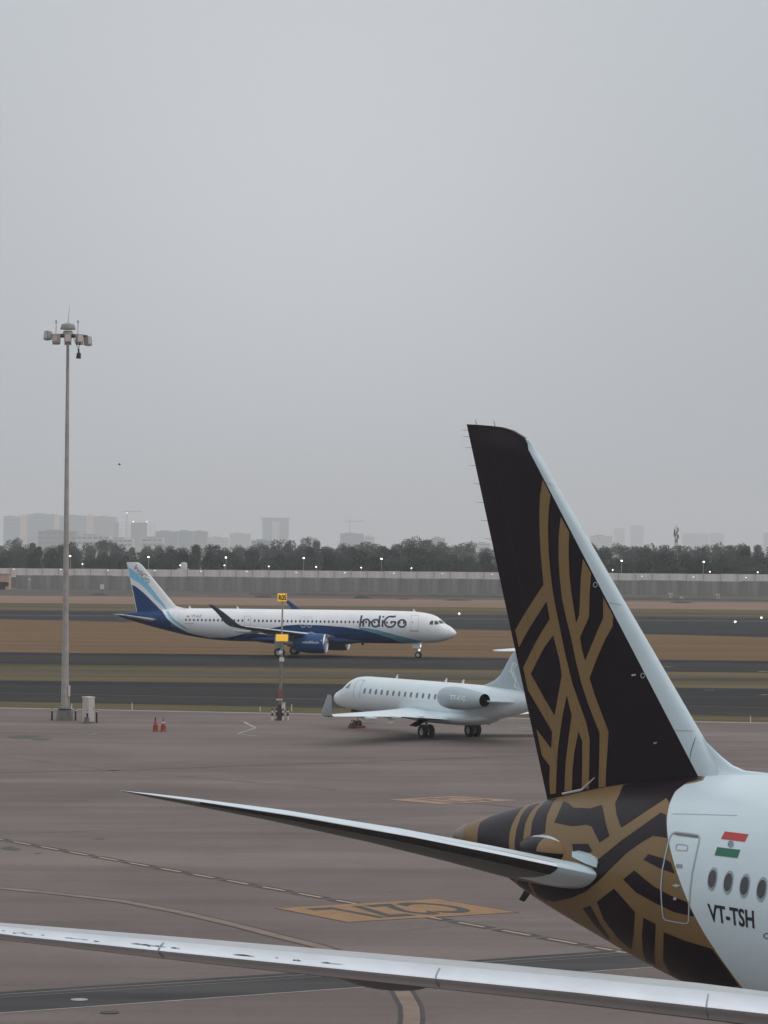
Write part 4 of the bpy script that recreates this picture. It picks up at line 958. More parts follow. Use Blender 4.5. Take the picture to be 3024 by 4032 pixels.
    for k in range(26):
        u = rng.uniform(-100, 3100); base = 2642 + 26 * u / 3024 + rng.uniform(-4, 4)
        c = ground(u, base); w, d = rng.uniform(4, 16), rng.uniform(.5, 1.9); n = 10; s = len(mb.v)
        V = [(c[0], c[1], .02)] + [(c[0] + w * math.cos(6.283 * i / n) * rng.uniform(.6, 1.1), c[1] + d * math.sin(6.283 * i / n) * rng.uniform(.6, 1.1), -.028) for i in range(n)]
        mb.add(V, [(0, i + 1, (i + 1) % n + 1) for i in range(n)])
    tag(mb.build('weeds', DK, None, True), 'dark low weeds in the grass strip between the taxiways', 'weeds', kind='stuff')
    # apron
    CN = bpy.data.materials.new('apron_concrete'); CN.use_nodes = True; t = CN.node_tree; b = t.nodes['Principled BSDF']; b.inputs['Roughness'].default_value = .85; b.inputs['Specular IOR Level'].default_value = .15
    co = t.nodes.new('ShaderNodeTexCoord')
    def noise(sc, stretch, rot=0.0, det=4):
        mp = t.nodes.new('ShaderNodeMapping'); mp.inputs['Scale'].default_value = stretch; mp.inputs['Rotation'].default_value = (0, 0, rot); t.links.new(co.outputs['Object'], mp.inputs[0])
        n = t.nodes.new('ShaderNodeTexNoise'); n.inputs['Scale'].default_value = sc; n.inputs['Detail'].default_value = det; n.inputs['Roughness'].default_value = .6; t.links.new(mp.outputs[0], n.inputs['Vector']); return n
    def rampc(n, p0, c0, p1, c1):
        r = t.nodes.new('ShaderNodeValToRGB'); r.color_ramp.elements[0].position = p0; r.color_ramp.elements[0].color = (*c0, 1); r.color_ramp.elements[1].position = p1; r.color_ramp.elements[1].color = (*c1, 1); t.links.new(n.outputs['Fac'], r.inputs[0]); return r
    def mul(a_, b_, fac=1):
        x = t.nodes.new('ShaderNodeMix'); x.data_type = 'RGBA'; x.blend_type = 'MULTIPLY'; x.inputs[0].default_value = fac; t.links.new(a_, x.inputs[6]); t.links.new(b_, x.inputs[7]); return x.outputs[2]
    base = rampc(noise(.05, (.35, 1.0, 1), .25), .3, (.180, .146, .131), .7, (.236, .194, .175))
    st = rampc(noise(.22, (.06, 1.0, 1), .22), .33, (.74, .74, .74), .62, (1, 1, 1)); fine = rampc(noise(3.5, (1, 1, 1)), .3, (.9, .9, .9), .7, (1.03, 1.03, 1.03)); st2 = rampc(noise(.09, (1, 1, 1), 0, 6), .42, (.86, .86, .87), .6, (1, 1, 1))
    c = mul(mul(mul(base.outputs[0], st.outputs[0]), fine.outputs[0]), st2.outputs[0]); t.links.new(c, b.inputs['Base Color'])
    edge = ap; strip('apron', [(-420, -150), (-140, -150), (140, -150), (420, -150)], edge, 0.0, CN)
    KB = mat('apron_edge_concrete', (.34, .31, .29), .85, var=.12, vscale=.6)
    strip('apron_edge', offset(edge, -.9), offset(edge, .05), .006, KB)
    JT = mat('joint_seal', (.06, .052, .05), .85, var=.3, vscale=.6); JT2 = mat('joint_stain', (.118, .10, .094), .85, var=.25, vscale=.4)
    BKP = mat('black_paint_border', (.045, .038, .036), .8, var=.35, vscale=1.0); YP = mat('apron_yellow_paint', (.27, .15, .06), .75, var=.16, vscale=1.2); YF = mat('apron_faded_line', (.205, .148, .112), .8, var=.2, vscale=1.0)
    def gline(name, pts, w, M, z=.004):
        P = [ground(*q)[:2] for q in pts]; V, Fc = [], []
        for i, q in enumerate(P):
            a_, b_ = P[max(0, i - 1)], P[min(len(P) - 1, i + 1)]; d = np.array(b_) - a_; d /= np.linalg.norm(d); n_ = np.array([-d[1], d[0]]) * w / 2
            V += [(q[0] + n_[0], q[1] + n_[1], z), (q[0] - n_[0], q[1] - n_[1], z)]
        for i in range(len(P) - 1): Fc.append((2 * i, 2 * i + 1, 2 * i + 3, 2 * i + 2))
        return tag(mesh(name, V, Fc, M, None, False), kind='structure')
    gline('apron_joint', [(-300, 2942), (0, 2978), (228, 3005), (437, 3032), (911, 3073), (1512, 3126), (1740, 3150), (2300, 3205)], .75, JT2)
    gline('apron_joint', [(-300, 3052), (0, 3043), (290, 3037), (550, 3031), (1000, 3014), (1512, 2998), (2080, 2975), (3300, 2946)], .42, JT)
    gline('apron_joint', [(-300, 3296), (0, 3283), (650, 3261), (1000, 3243), (1512, 3219), (2000, 3198), (3300, 3140)], .30, JT2, .005)
    gline('apron_joint', [(-300, 3165), (700, 3120), (1600, 3085), (3300, 3020)], .16, JT2, .003)
    gline('painted_line', [(1700, 2905), (1950, 2925), (2200, 2945), (3300, 3040)], .30, mat('reddish_line', (.20, .13, .12), .85), .006)
    gline('painted_line', [(2040, 2862), (2120, 2868), (3024, 2907)], .14, PW, .007)
    gline('painted_line', [(960, 2842), (1005, 2866)], .2, PW, .006); gline('painted_line', [(1005, 2867), (935, 2889)], .14, PW, .007); gline('painted_line', [(935, 2890), (1012, 2899)], .14, PW, .008)
    gline('painted_line', [(275, 2891), (352, 2893), (382, 2888)], .12, PW, .006); gline('painted_line', [(1010, 2841), (1230, 2834)], .12, KB, .006); gline('painted_line', [(1527, 2848), (1550, 2843)], .18, PW, .006)
    # curved lead-in line with dark borders
    for w, M, z, nm in ((.80, BKP, .005, 'lead_in_border'), (.50, YF, .009, 'lead_in_line')):
        gline(nm, [(-1400, 3392), (-600, 3448), (0, 3497), (200, 3516), (480, 3548), (720, 3594), (950, 3648), (1100, 3688), (1240, 3722), (1400, 3775), (1510, 3835), (1585, 3905), (1618, 3965), (1622, 4010), (1610, 4080), (1580, 4200)], w * (1 if nm[-1] != 'x' else 1), M, z)
    # dashed stand line, each dash on its dark bed
    p0, p1 = ground(-1000, 3123), ground(2520, 3762); d = p1 - p0; ln = np.linalg.norm(d); d /= ln; n_ = np.array([-d[1], d[0], 0]); s = 0.0; k = 0
    while s < ln:
        q = p0 + d * s; uvx = 1512 + (q[0] / q[1]) * F
        if not (1395 < uvx < 1680):
            for hw, hl, M, z, nm in ((.34, 1.25, BKP, .005, 'dash_bed'), (.09, .85, mat('dash_cream', (.44, .29, .17), .75, var=.2, vscale=3), .009, 'stand_dash')):
                V = [q - d * hl - n_ * hw * .8, q - d * hl * .7 + n_ * hw * -1, q + d * hl - n_ * hw, q + d * hl + n_ * hw * .8, q + d * hl * .7 + n_ * hw, q - d * hl + n_ * hw]
                tag(mesh(nm, [(a_[0], a_[1], z) for a_ in V], [(0, 1, 2, 3, 4, 5)], M, None, False), kind='structure')
        s += 2.75; k += 1
    # stand number boards painted on the apron, read from the far side
    def board(cs, txt, M, ink, label):
        P = [ground(*q) for q in cs]                        # left, top, right, bottom
        rt = empty('stand_number_marking', (float(np.mean([q[0] for q in P])), float(np.mean([q[1] for q in P])), 0)); o_ = np.array(rt.location)
        tag(rt, label, 'ground marking', 'stand numbers painted on the apron')
        mesh('border', [tuple(o_ + (q - o_) * 1.03 - o_ + (0, 0, .006)) for q in P], [(0, 3, 2, 1)], BKP, rt, False)
        mesh('field', [tuple(q - o_ + (0, 0, .010)) for q in P], [(0, 3, 2, 1)], M, rt, False)
        ex, ey = (P[0] - P[1] + P[3] - P[2]) / 2, (P[3] - P[0] + P[2] - P[1]) / 2   # reading direction and up, seen from beyond
        V, Fc, w = text2d(txt, .02); org = (P[1] + P[2]) / 2
        V = [tuple(P[1] + (P[0] - P[1]) * (.12 + .76 * x / w) + (P[2] - P[1]) * (.14 + .72 * y) - o_ + (0, 0, .014)) for x, y in V]
        mesh('lettering', V, Fc, ink, rt, False)
    board([(1090, 3577), (1722, 3540), (2032, 3593), (1368, 3631)], 'C27L', YP, mat('black_ink', (.045, .045, .047), .8), 'large worn yellow board lettered C27L painted on the apron, left of the patterned tail')
    board([(1530, 3149), (1790, 3135), (2045, 3152), (1730, 3167)], 'C27', mat('apron_yellow_old', (.30, .195, .12), .8, var=.2, vscale=1.5), mat('worn_ink', (.12, .08, .06), .85), 'farther faded yellow number board on the apron, above the tail cone')
    # service road with its edge lines
    RD = mat('service_road', (.040, .038, .040), .85, spec=.15, vscale=.3, var=.25, col2=(.075, .07, .069), bump=.2, bscale=15, stretch=(.15, 1.5, 1, -.5))
    rt_, rb = [(-2500, 4071), (0, 3908), (1300, 3823), (2500, 3738), (3600, 3665)], [(-2500, 4168), (0, 3990), (1512, 3882), (2560, 3810), (3600, 3740)]
    A_, B_ = [ground(*q)[:2] for q in rt_], [ground(*q)[:2] for q in rb]
    strip('service_road', B_, [(np.interp(b_[0], [q[0] for q in A_], [q[0] for q in A_]), a_[1]) if False else tuple(a_) for a_, b_ in zip(A_, B_)], .007, RD)
    gline('road_edge_line', rb, .12, mat('road_line', (.34, .31, .28), .8, var=.2, vscale=2), .011)
    for dv, w, M in ((0, .22, BKP), (9, .10, PW), (14, .14, BKP), (20, .06, PW)): gline('road_edge_line', [(u, v_ + dv) for u, v_ in rt_], w, M if M is BKP else mat('road_line_grey', (.20, .185, .175), .8), .011)
    for nm, u, v_, r, M, lb in (('manhole_cover', 312, 3938, .26, mat('pale_iron', (.32, .32, .31), .6, var=.15, vscale=8), 'pale round cover set in the dark service road'), ('manhole_cover', 432, 3988, .28, mat('dark_iron', (.03, .03, .03), .6, var=.2, vscale=8), 'black round cover just below the service road line')):
        c = ground(u, v_); o = MB().lathe([(0.008, r), (.02, r), (.022, r * .9), (.017, r * .86), (.017, .01)], (0, 0, 0), 'z', 24).build(nm, M, None, False, (c[0], c[1], .004)); tag(o, lb, 'manhole cover', 'covers in the apron')
    # faint tyre tracks
    rng = random.Random(8); TR = mat('tyre_track', (.135, .11, .101), .85, var=.25, vscale=.5)
    for k in range(22):
        u, v_ = rng.uniform(0, 3000), rng.uniform(2890, 4000); l = rng.uniform(200, 800); sl = rng.uniform(-.12, .10); gline('tyre_track', [(u, v_), (u + l * .5, v_ + l * .5 * sl + rng.uniform(-4, 4)), (u + l, v_ + l * sl)], rng.uniform(.05, .14), TR, .0022 + .0001 * k)
    # oil and tyre stains with their own shapes
    rng = random.Random(5); ST = mat('oil_stain', (.12, .105, .098), .8, var=.2, vscale=1); STD = mat('black_stain', (.06, .053, .05), .75, var=.3, vscale=2); mb = MB(); 
    for u, v_, w, dd in ((90, 2903, 1.3, .9), (160, 2912, .9, .4), (60, 3345, .25, .2), (150, 3360, .2, .12), (30, 3340, .3, .3), (390, 3304, .3, .15), (2110, 2880, .8, .3), (2200, 2890, .6, .3), (1450, 2848, .9, .4)):
        c = ground(u, v_); V = [(c[0], c[1], .006)] + [(c[0] + w * rng.uniform(.6, 1.1) * math.cos(6.283 * i / 14), c[1] + dd * rng.uniform(.6, 1.1) * 3 * math.sin(6.283 * i / 14), .006) for i in range(14)]
        mb.add(V, [(0, i + 1, (i + 1) % 14 + 1) for i in range(14)])
    tag(mb.build('apron_stains', STD, None, False), 'dark oil spots scattered on the apron', 'stains', kind='stuff')
# ================================================================== apron furniture
GALV = mat('galvanised_steel', (.33, .305, .285), .6, metal=0.0, var=.15, vscale=1.5)
CONC = mat('block_concrete', (.16, .15, .14), .9, var=.2, vscale=3, bump=.4, bscale=20)
BOLB = mat('bollard_black', (.03, .03, .032), .6); BOLW = mat('bollard_white', (.6, .58, .56), .6, var=.1, vscale=5)
def bollard(x, y, h, label, group, top=True):
    r = empty('bollard', (x, y, 0)); tag(r, label, 'bollard', group)
    MB().tube((0, 0, 0), (0, 0, h * .82), .075, n=12).build('post', BOLB, r, True)
    MB().tube((0, 0, h * .82), (0, 0, h * .93), .08, n=12).build('band', BOLW, r, True)
    MB().tube((0, 0, h * .93), (0, 0, h), .075, .06, n=12).build('cap', BOLB, r, True)
    return r
def build_mast():
    b = ground(255, 2836); topz = atY(270, 1325, b[1])[2]
    r = empty('floodlight_mast', (b[0], b[1], 0)); tag(r, 'tall grey floodlight mast on a concrete block at the apron edge', 'light mast')
    MB().add([(-.62, -.62, 0), (.62, -.62, 0), (.62, .62, 0), (-.62, .62, 0), (-.55, -.55, .8), (.55, -.55, .8), (.55, .55, .8), (-.55, .55, .8)], [(3, 2, 1, 0), (4, 5, 6, 7), (0, 1, 5, 4), (1, 2, 6, 5), (2, 3, 7, 6), (3, 0, 4, 7)]).build('concrete_block', CONC, r)
    MB().tube((0, 0, .8), (0, 0, .92), .52, n=20).build('base_plate', BOLB, r)
    for k in range(10):
        a = 6.283 * k / 10; MB().tube((.44 * math.cos(a), .44 * math.sin(a), .9), (.44 * math.cos(a), .44 * math.sin(a), 1.1), .035, n=6).build('anchor_bolt', GALV, r)
    zs = [.92, 8, 16, 24, topz]; rs = [.31, .24, .19, .145, .105]
    for k in range(4): MB().tube((0, 0, zs[k]), (0, 0, zs[k + 1]), rs[k], rs[k + 1] + .008, 20, False).build('pole_section', GALV, r, True)
    MB().box(.28, .40, -.22, .12, 1.9, 2.75).build('access_door', BOLW, r)
    MB().tube((.36, -.1, .9), (.36, -.1, 1.9), .03, n=6).build('conduit', GALV, r)
    MB().tube((0, 0, topz - .35), (0, 0, topz + .1), .3, .3, 16).build('lowering_ring', mat('rusty_ring', (.33, .26, .23), .7, var=.2, vscale=4), r, True)
    MB().tube((0, 0, topz + .1), (0, 0, topz + .45), .5, .34, 14).build('collar', GALV, r, True)
    MB().lathe([(topz + .55, .05), (topz + .56, .6), (topz + .62, .62), (topz + .95, .5), (topz + 1.08, .12), (topz + 1.09, .01)], (0, 0, 0), 'z', 18).build('head_cover', mat('head_cover_grey', (.28, .28, .28), .6), r, True)
    MB().tube((0, 0, topz + 1.0), (.12, 0, topz + 2.45), .03, .012, 6).build('lightning_rod', GALV, r)
    rg = MB(); n = 16
    for k in range(n):
        a, c = 6.283 * k / n, 6.283 * (k + 1) / n; rg.tube((1.55 * math.cos(a), 1.55 * math.sin(a), topz + .05), (1.55 * math.cos(c), 1.55 * math.sin(c), topz + .05), .055, n=6)
    for k in range(6):
        a = 6.283 * k / 6; rg.tube((.3 * math.cos(a), .3 * math.sin(a), topz), (1.55 * math.cos(a), 1.55 * math.sin(a), topz + .05), .05, n=6)
    rg.build('lamp_ring', mat('ring_dark_steel', (.06, .065, .065), .6), r, True)
    FL = mat('floodlight_housing', (.30, .29, .28), .5, var=.2, vscale=5); FG = mat('floodlight_glass', (.52, .42, .37), .2)
    rng = random.Random(4)
    for k in range(12):
        a = 6.283 * k / 12 + .1; x, y = 1.7 * math.cos(a), 1.7 * math.sin(a); zz = topz - .22 + (.28 if k in (5, 6, 7) else 0) - (.12 if k in (0, 11, 1) else 0)
        fl = MB()
        ca, sa = math.cos(a), math.sin(a); t = .75 if k % 3 else .45
        def P(o, s, h): return (x + (ca * o - sa * s) * .85, y + (sa * o + ca * s) * .85, zz + h * .9)
        fl.add([P(-.1, -.3, -.3), P(-.1, .3, -.3), P(-.18, .26, .25), P(-.18, -.26, .25), P(.32 * t + .1, -.33, -.36), P(.32 * t + .1, .33, -.36), P(.4 * t, .3, .34), P(.4 * t, -.3, .34)], [(0, 1, 2, 3), (7, 6, 5, 4), (0, 4, 5, 1), (1, 5, 6, 2), (2, 6, 7, 3), (3, 7, 4, 0)])
        f = fl.build('floodlight', FL, r)
        MB().add([P(.33 * t + .115, -.27, -.3), P(.33 * t + .115, .27, -.3), P(.4 * t + .02, .25, .27), P(.4 * t + .02, -.25, .27)], [(0, 1, 2, 3)]).build('lens', FG, f)
        MB().tube(P(-.2, 0, .2), P(0, 0, 0), .04, n=6).build('bracket', BOLB, f)
    for x in (-.95, .78):
        MB().tube((x, 0, topz + .05), (x + .02, 0, topz + 1.05), .03, n=6).tube((x + .02, 0, topz + 1.05), (x + .01, 0, topz + 1.28), .07, .06, 8).build('obstruction_lamp', GALV, r)
    MB().tube((.45, -.2, topz - .1), (.85, -.2, topz - 1.0), .025, n=6).tube((1.02, -.2, topz - .2), (.88, -.2, topz - 1.0), .025, n=6).tube((.86, -.2, topz - 1.0), (.9, -.2, topz - 1.35), .07, n=8).tube((.9, -.2, topz - 1.3), (.87, -.2, topz - 1.75), .16, .2, 10).build('hanging_camera', BOLB, r)
    for x, y, lb in ((-.98, -.3, 'black bollard left of the floodlight mast block'), (.88, -.3, 'black bollard right of the floodlight mast block, before the cabinet')): bollard(b[0] + x, b[1] + y, .92, lb, 'bollards at the mast')
    # cabinet
    c = ground(348, 2846); cb = empty('control_cabinet', (c[0], c[1], 0), math.radians(38)); tag(cb, 'pale tall control cabinet standing right of the floodlight mast', 'cabinet')
    CB = mat('cabinet_paint', (.50, .45, .42), .55, var=.08, vscale=2)
    MB().box(-.30, .30, -.40, .40, .1, 1.95).build('body', CB, cb); MB().box(-.34, .34, -.44, .44, 1.952, 2.03).build('roof', mat('cabinet_roof', (.62, .58, .55), .5), cb); MB().box(-.27, .27, -.37, .37, 0, .098).build('plinth', CONC, cb)
    MB().box(-.26, .26, -.414, -.402, .18, 1.88).build('door', CB, cb); MB().tube((.2, -.43, 1.0), (.2, -.43, 1.2), .015, n=6).build('handle', BOLB, cb)
    for x, y, lb in ((-.02, -.75, 'black bollard on a concrete foot in front of the control cabinet'), (.62, .2, 'black bollard right of the control cabinet')): bollard(c[0] + x, c[1] + y, 1.0, lb, 'bollards at the cabinet')
    q = MB().box(-.19, .19, -.16, .16, 0, .46).build('concrete_foot', CONC, None, False, (c[0] - .02, c[1] - 1.1, 0)); tag(q, 'low concrete block at the foot of the control cabinet', 'concrete block')
def build_cones():
    OR = mat('cone_orange', (.30, .055, .028), .6, var=.12, vscale=6); WB = mat('cone_reflective', (.5, .4, .36), .5); BL = mat('cone_base', (.06, .02, .015), .7)
    for k, (u, lb) in enumerate(((612, 'left traffic cone of the pair, dark tip, orange'), (643, 'right traffic cone of the pair, with a white ring'))):
        c = ground(u, 2880); r = empty('traffic_cone', (c[0], c[1], 0)); tag(r, lb, 'traffic cone', 'pair of cones on the apron')
        MB().box(-.22, .22, -.22, .22, 0, .05).build('base', OR, r)
        MB().lathe([(.05, .205), (.12, .2), (.13, .185), (.24, .185), (.25, .2), (.31, .2), (.32, .18), (.42, .175), (.44, .19), (.50, .18), (.54, .12)], (0, 0, 0), 'z', 18).build('skirt', OR, r, True)
        MB().lathe([(.54, .12), (.70, .095), (.86, .075)], (0, 0, 0), 'z', 18).build('cone_body', OR if k == 0 else OR, r, True)
        if k: MB().lathe([(.63, .112), (.72, .10)], (0, 0, 0), 'z', 18).build('reflective_ring', mat('cone_white', (.7, .68, .66), .5), r, True)
        MB().tube((0, 0, .86), (.01, 0, 1.08), .05, .035, 10).build('tip', BL if k == 0 else mat('cone_tip_pink', (.30, .13, .11), .6), r, True)
def build_sign():
    b = ground(1102, 2836); r = empty('stand_sign_post', (b[0], b[1], 0)); tag(r, 'slim pole carrying the lit yellow R05 sign and a second yellow panel', 'sign post')
    S = lambda u, v: atY(u, v, b[1])[2]
    zt = S(1112, 2370); lean = .16
    MB().tube((0, 0, .3), (lean * .55, 0, S(1108, 2530)), .13, .12, 14).build('lower_pole', mat('sign_pole', (.20, .185, .17), .6, metal=.2, var=.2, vscale=3), r, True)
    MB().tube((lean * .55, 0, S(1108, 2530)), (lean, 0, zt), .075, .065, 12).build('upper_pole', GALV, r, True)
    MB().lathe([(0, .4), (.08, .4), (.1, .26), (.3, .22), (1.25, .19), (1.26, .02)], (0, 0, 0), 'z', 16).build('base', mat('sign_base_brown', (.045, .035, .03), .7, var=.3, vscale=4), r, True)
    YL = mat('lit_yellow_panel', (.75, .46, .03), .5, emit=(1.0, .58, .03), estr=.5); FRM = mat('sign_frame', (.50, .38, .28), .6)
    def panel(u0, u1, v0, v1, nm, txt):
        x0, x1 = (atY(u0, v0, b[1])[0] - b[0]), (atY(u1, v0, b[1])[0] - b[0]); z1, z0 = S((u0 + u1) / 2, v0), S((u0 + u1) / 2, v1)
        p = MB().box(x0, x1, -.22, -.06, z0, z1).build(nm, FRM, r); e_ = .05
        MB().box(x0 + e_, x1 - e_, -.228, -.222, z0 + e_, z1 - e_).build('lit_face', YL, p)
        if txt:
            V, Fc, w = text2d(txt, .05); W_, H_ = (x1 - x0 - .18), (z1 - z0) * .6
            mesh('lettering', [(x0 + .11 + x / w * W_, -.234, z0 + (z1 - z0) * .2 + y * H_) for x, y in V], Fc, mat('sign_black', (.015, .012, .008), .6), p, False)
        else:
            for zr in (.62, .30):
                for k in range(6):
                    xa = x0 + .2 + k * (x1 - x0 - .4) / 6; MB().box(xa, xa + (x1 - x0 - .4) / 8, -.2365, -.2325, z0 + (z1 - z0) * zr - .07, z0 + (z1 - z0) * zr + .07).build('worn_character', mat('worn_character', (.45, .27, .04), .6, emit=(1, .58, .06), estr=.5), p)
    panel(1092, 1131, 2335, 2369, 'number_panel', 'R05'); panel(1085, 1136, 2496, 2526, 'information_panel', None)
    x = atY(1110, 2596, b[1])[0] - b[0]
    MB().box(x - .19, x + .19, -.32, -.14, S(1110, 2604), S(1110, 2588)).build('junction_box', BOLW, r)
    MB().tube((x - .1, -.14, S(1105, 2568)), (x - .1, -.3, S(1105, 2568)), .16, .16, 12).build('round_lamp', BOLW, r, True)
    MB().box(-.17, .2, -.2, .1, S(1102, 2744), S(1102, 2716)).build('red_box', mat('fire_box_red', (.25, .07, .07), .6, var=.15, vscale=6), r)
    MB().box(-.3, .2, -.24, .05, S(1102, 2757), S(1102, 2752)).build('bracket', BOLW, r); MB().box(.14, .42, -.18, .12, S(1112, 2795), S(1112, 2768)).build('cable_box', BOLW, r); MB().box(-.02, .46, -.22, .16, S(1112, 2768), S(1112, 2765)).build('cable_box_lid', GALV, r)
    for k, (x, y) in enumerate(((-.6, -.25), (-.28, .35), (.25, -.3), (.62, .1))):
        bo = empty('bollard', (b[0] + x, b[1] + y, 0)); tag(bo, ['leftmost', 'second from left', 'third from left', 'rightmost'][k] + ' banded bollard around the R05 sign post', 'bollard', 'bollards at the sign post')
        MB().tube((0, 0, 0), (0, 0, .34), .08, n=12).build('post', BOLW, bo, True); MB().tube((0, 0, .34), (0, 0, .62), .08, n=12).build('dark_band', mat('bollard_brown', (.06, .04, .035), .7), bo, True); MB().tube((0, 0, .62), (0, 0, .78), .08, n=12).build('band', BOLW, bo, True); MB().tube((0, 0, .78), (0, 0, .95), .085, .07, 12).build('cap', mat('bollard_brown', (.06, .04, .035), .7), bo, True)
    for k, (u, v, h, lb) in enumerate(((520, 2794, .62, 'thin white edge marker on the verge behind the cones'), (1024, 2800, .45, 'thin white edge marker on the verge left of the sign post'), (1148, 2800, .62, 'thin white edge marker on the verge right of the sign post'), (2955, 2846, .6, 'thin white edge marker on the verge near the right edge'), (282, 2792, .5, 'thin white edge marker on the verge beside the mast'))):
        c = ground(u, v); o = empty('edge_marker', (c[0], c[1], -.02)); tag(o, lb, 'marker post', 'edge markers on the verge'); MB().tube((0, 0, 0), (0, 0, h * .8), .045, n=8).build('post', BOLW, o, True); MB().tube((0, 0, h * .8), (0, 0, h), .05, .04, 8).build('cap', mat('marker_cap', (.35, .3, .22), .6), o, True)

# ================================================================== far side of the field
LAMPE = mat('lit_lamp', (.9, .9, .9), .3, emit=(1.0, .95, .86), estr=4)
def build_far():
    a, b = ground(0, 2318), ground(3024, 2346); d = (b - a) / (b[0] - a[0]); ang = math.atan2(d[1], d[0])
    WP = mat('wall_white_panel', (.64, .60, .585), .85, var=.14, vscale=.5, bump=.2, bscale=6, stretch=(1, 1, .25)); LP = mat('wall_grey_panel', (.22, .21, .20), .9, var=.32, vscale=.4, bump=.3, bscale=6, stretch=(1, 1, .3)); PO = mat('wall_post', (.36, .35, .345), .85)
    def wall(x0, x1, yoff, z0, z1, pw, Mp, name, label, jit):
        n = int((x1 - x0) / pw); o0 = a + d * (x0 - a[0]) + np.array([0, yoff, 0]); r = empty(name, (o0[0], o0[1], 0), ang); tag(r, label, 'wall'); rng = random.Random(int(pw * 10))
        src = MB().box(0.12, pw - .12, -.09, .09, 0, 1).build('panel', Mp, r); ps = MB().box(-.115, .115, -.2, .16, 0, 1).build('post', PO if Mp is WP else LP, r)
        for k in range(n):
            for s_, x, zz in ((src, k * pw, z1 - z0 + rng.uniform(-jit, jit)), (ps, k * pw, z1 - z0 + .12)):
                o = s_ if k == 0 else s_.copy()
                if k: COL.objects.link(o); o.parent = r
                o.location = (x, rng.uniform(-.03, .03) if s_ is src else 0, z0); o.scale = (1, 1, zz)
        if z0 > .5: MB().box(-1, n * pw + 1, .17, .9, 0, z0 + .3).build('footing', LP, r)
        return r
    wall(-190, 215, 25, 3.3, 6.15, 5.2, WP, 'boundary_wall', 'long whitish panel wall across the field before the trees', .05)
    wall(-113, 215, 0, -.1, 4.25, 6.0, LP, 'barrier_wall', 'grey lower wall running in front of the whitish boundary wall', .10)
    Yw = lambda u: (a + d * ((u - 1512) / F * 955 - a[0]))[1]
    # pinkish hut at the left edge
    c = atY(8, 2300, Yw(8) - 14); h = empty('gate_hut', (c[0], c[1], 0)); tag(h, 'small pinkish hut at the left edge by the wall', 'hut')
    PK = mat('pink_plaster', (.48, .30, .25), .9, var=.08, vscale=1); MB().box(-7, 2.4, -3, 3, -.1, 4.6).build('wall', PK, h); MB().box(-7.2, 2.6, -3.2, 3.2, 4.6, 4.85).build('roof', mat('hut_roof', (.4, .3, .27), .8), h); MB().box(-.5, 1.4, -3.06, -3.0, 0, 2.3).build('door', DARK, h)
    MB().box(1.2, 2.35, -3.05, -3.0, 1.0, 2.2).build('window', DARK, h)
    # light cubicle by the wall and a white tank above the wall
    c = atY(402, 2308, Yw(402) - 5); o = empty('relay_cubicle', (c[0], c[1], 0)); tag(o, 'pale square cubicle in front of the barrier wall, left of the blue-tailed airliner', 'cubicle'); MB().box(-.55, .55, -.4, .4, .2, 1.7).build('body', BOLW, o); MB().box(-.6, .6, -.45, .45, 1.7, 1.8).build('lid', GALV, o); MB().box(-.4, .4, -.3, .3, -.1, .2).build('plinth', CONC, o)
    c = atY(116, 2282, Yw(116) - 3); o = empty('relay_cubicle', (c[0], c[1], 0)); tag(o, 'tiny pale box in front of the barrier wall near the mast', 'cubicle'); MB().box(-.25, .25, -.2, .2, -.1, 2.7).build('post', GALV, o); MB().box(-.3, .3, -.3, .3, 2.7, 3.3).build('body', BOLW, o)
    c = atY(724, 2236, Yw(724) + 36); z = c[2]; o = empty('water_tank', (c[0], c[1], 0)); tag(o, 'white tank standing behind the whitish wall above the blue tail', 'tank'); TK = mat('tank_white', (.6, .56, .54), .6, var=.08, vscale=2)
    MB().lathe([(z - .2, 1.05), (z + 1.3, 1.05), (z + 1.6, .9), (z + 1.75, .3), (z + 1.76, .01)], (0, 0, 0), 'z', 18).build('tank', TK, o, True); MB().box(-1.9, 1.5, -1, 1, z - .6, z - .2).build('platform', TK, o)
    for x, y in ((-1.3, -.8), (1.2, -.8), (-1.3, .8), (1.2, .8)): MB().tube((x, y, -.1), (x, y, z - .6), .12, n=6).build('leg', GALV, o)
    # shrubs by the wall foot
    # low earth banks and a dark drain in front of the wall
    EB = mat('dark_earth', (.045, .042, .038), .95, var=.3, vscale=.3, bump=1, bscale=2)
    p0, p1 = ground(985, 2341), ground(3300, 2370); dd = p1 - p0; ln = np.linalg.norm(dd); nb = 60; V, Fc = [], []; rng = random.Random(9)
    for i in range(nb + 1):
        q = p0 + dd * i / nb; hh = rng.uniform(.35, .65)
        V += [(q[0], q[1] - 2.2, -.06), (q[0], q[1] - .4, hh), (q[0], q[1] + .6, hh * .9), (q[0], q[1] + 2.5, -.06)]
    for i in range(nb):
        for k in range(3): Fc.append((i * 4 + k, (i + 1) * 4 + k, (i + 1) * 4 + k + 1, i * 4 + k + 1))
    tag(mesh('drain_bank', V, Fc, EB), kind='structure')
    MD = mat('spoil_earth', (.05, .048, .043), .95, var=.3, vscale=.8, bump=1, bscale=3)
    for k, (u, v, w, h, lb) in enumerate(((1425, 2356, 2.6, .9, 'dark heap of earth on the field above the IndiGo lettering'), (390, 2344, 3.2, .7, 'dark heap of earth on the field behind the blue tail'), (1040, 2352, 3.4, .8, 'dark heap of earth on the field left of the R05 sign'), (1800, 2364, 4.2, .5, 'flat dark heap of earth on the field near the patterned fin'), (1590, 2360, 2.2, .4, 'low dark heap of earth on the field right of the lettering'), (770, 2318, 3.0, .8, 'dark heap of earth behind the blue tail top'), (2680, 2374, 3.4, .5, 'low dark heap of earth right of the patterned fin'))):
        c = ground(u, v); rng = random.Random(k); V, Fc = [(0, 0, h)], []; n = 14
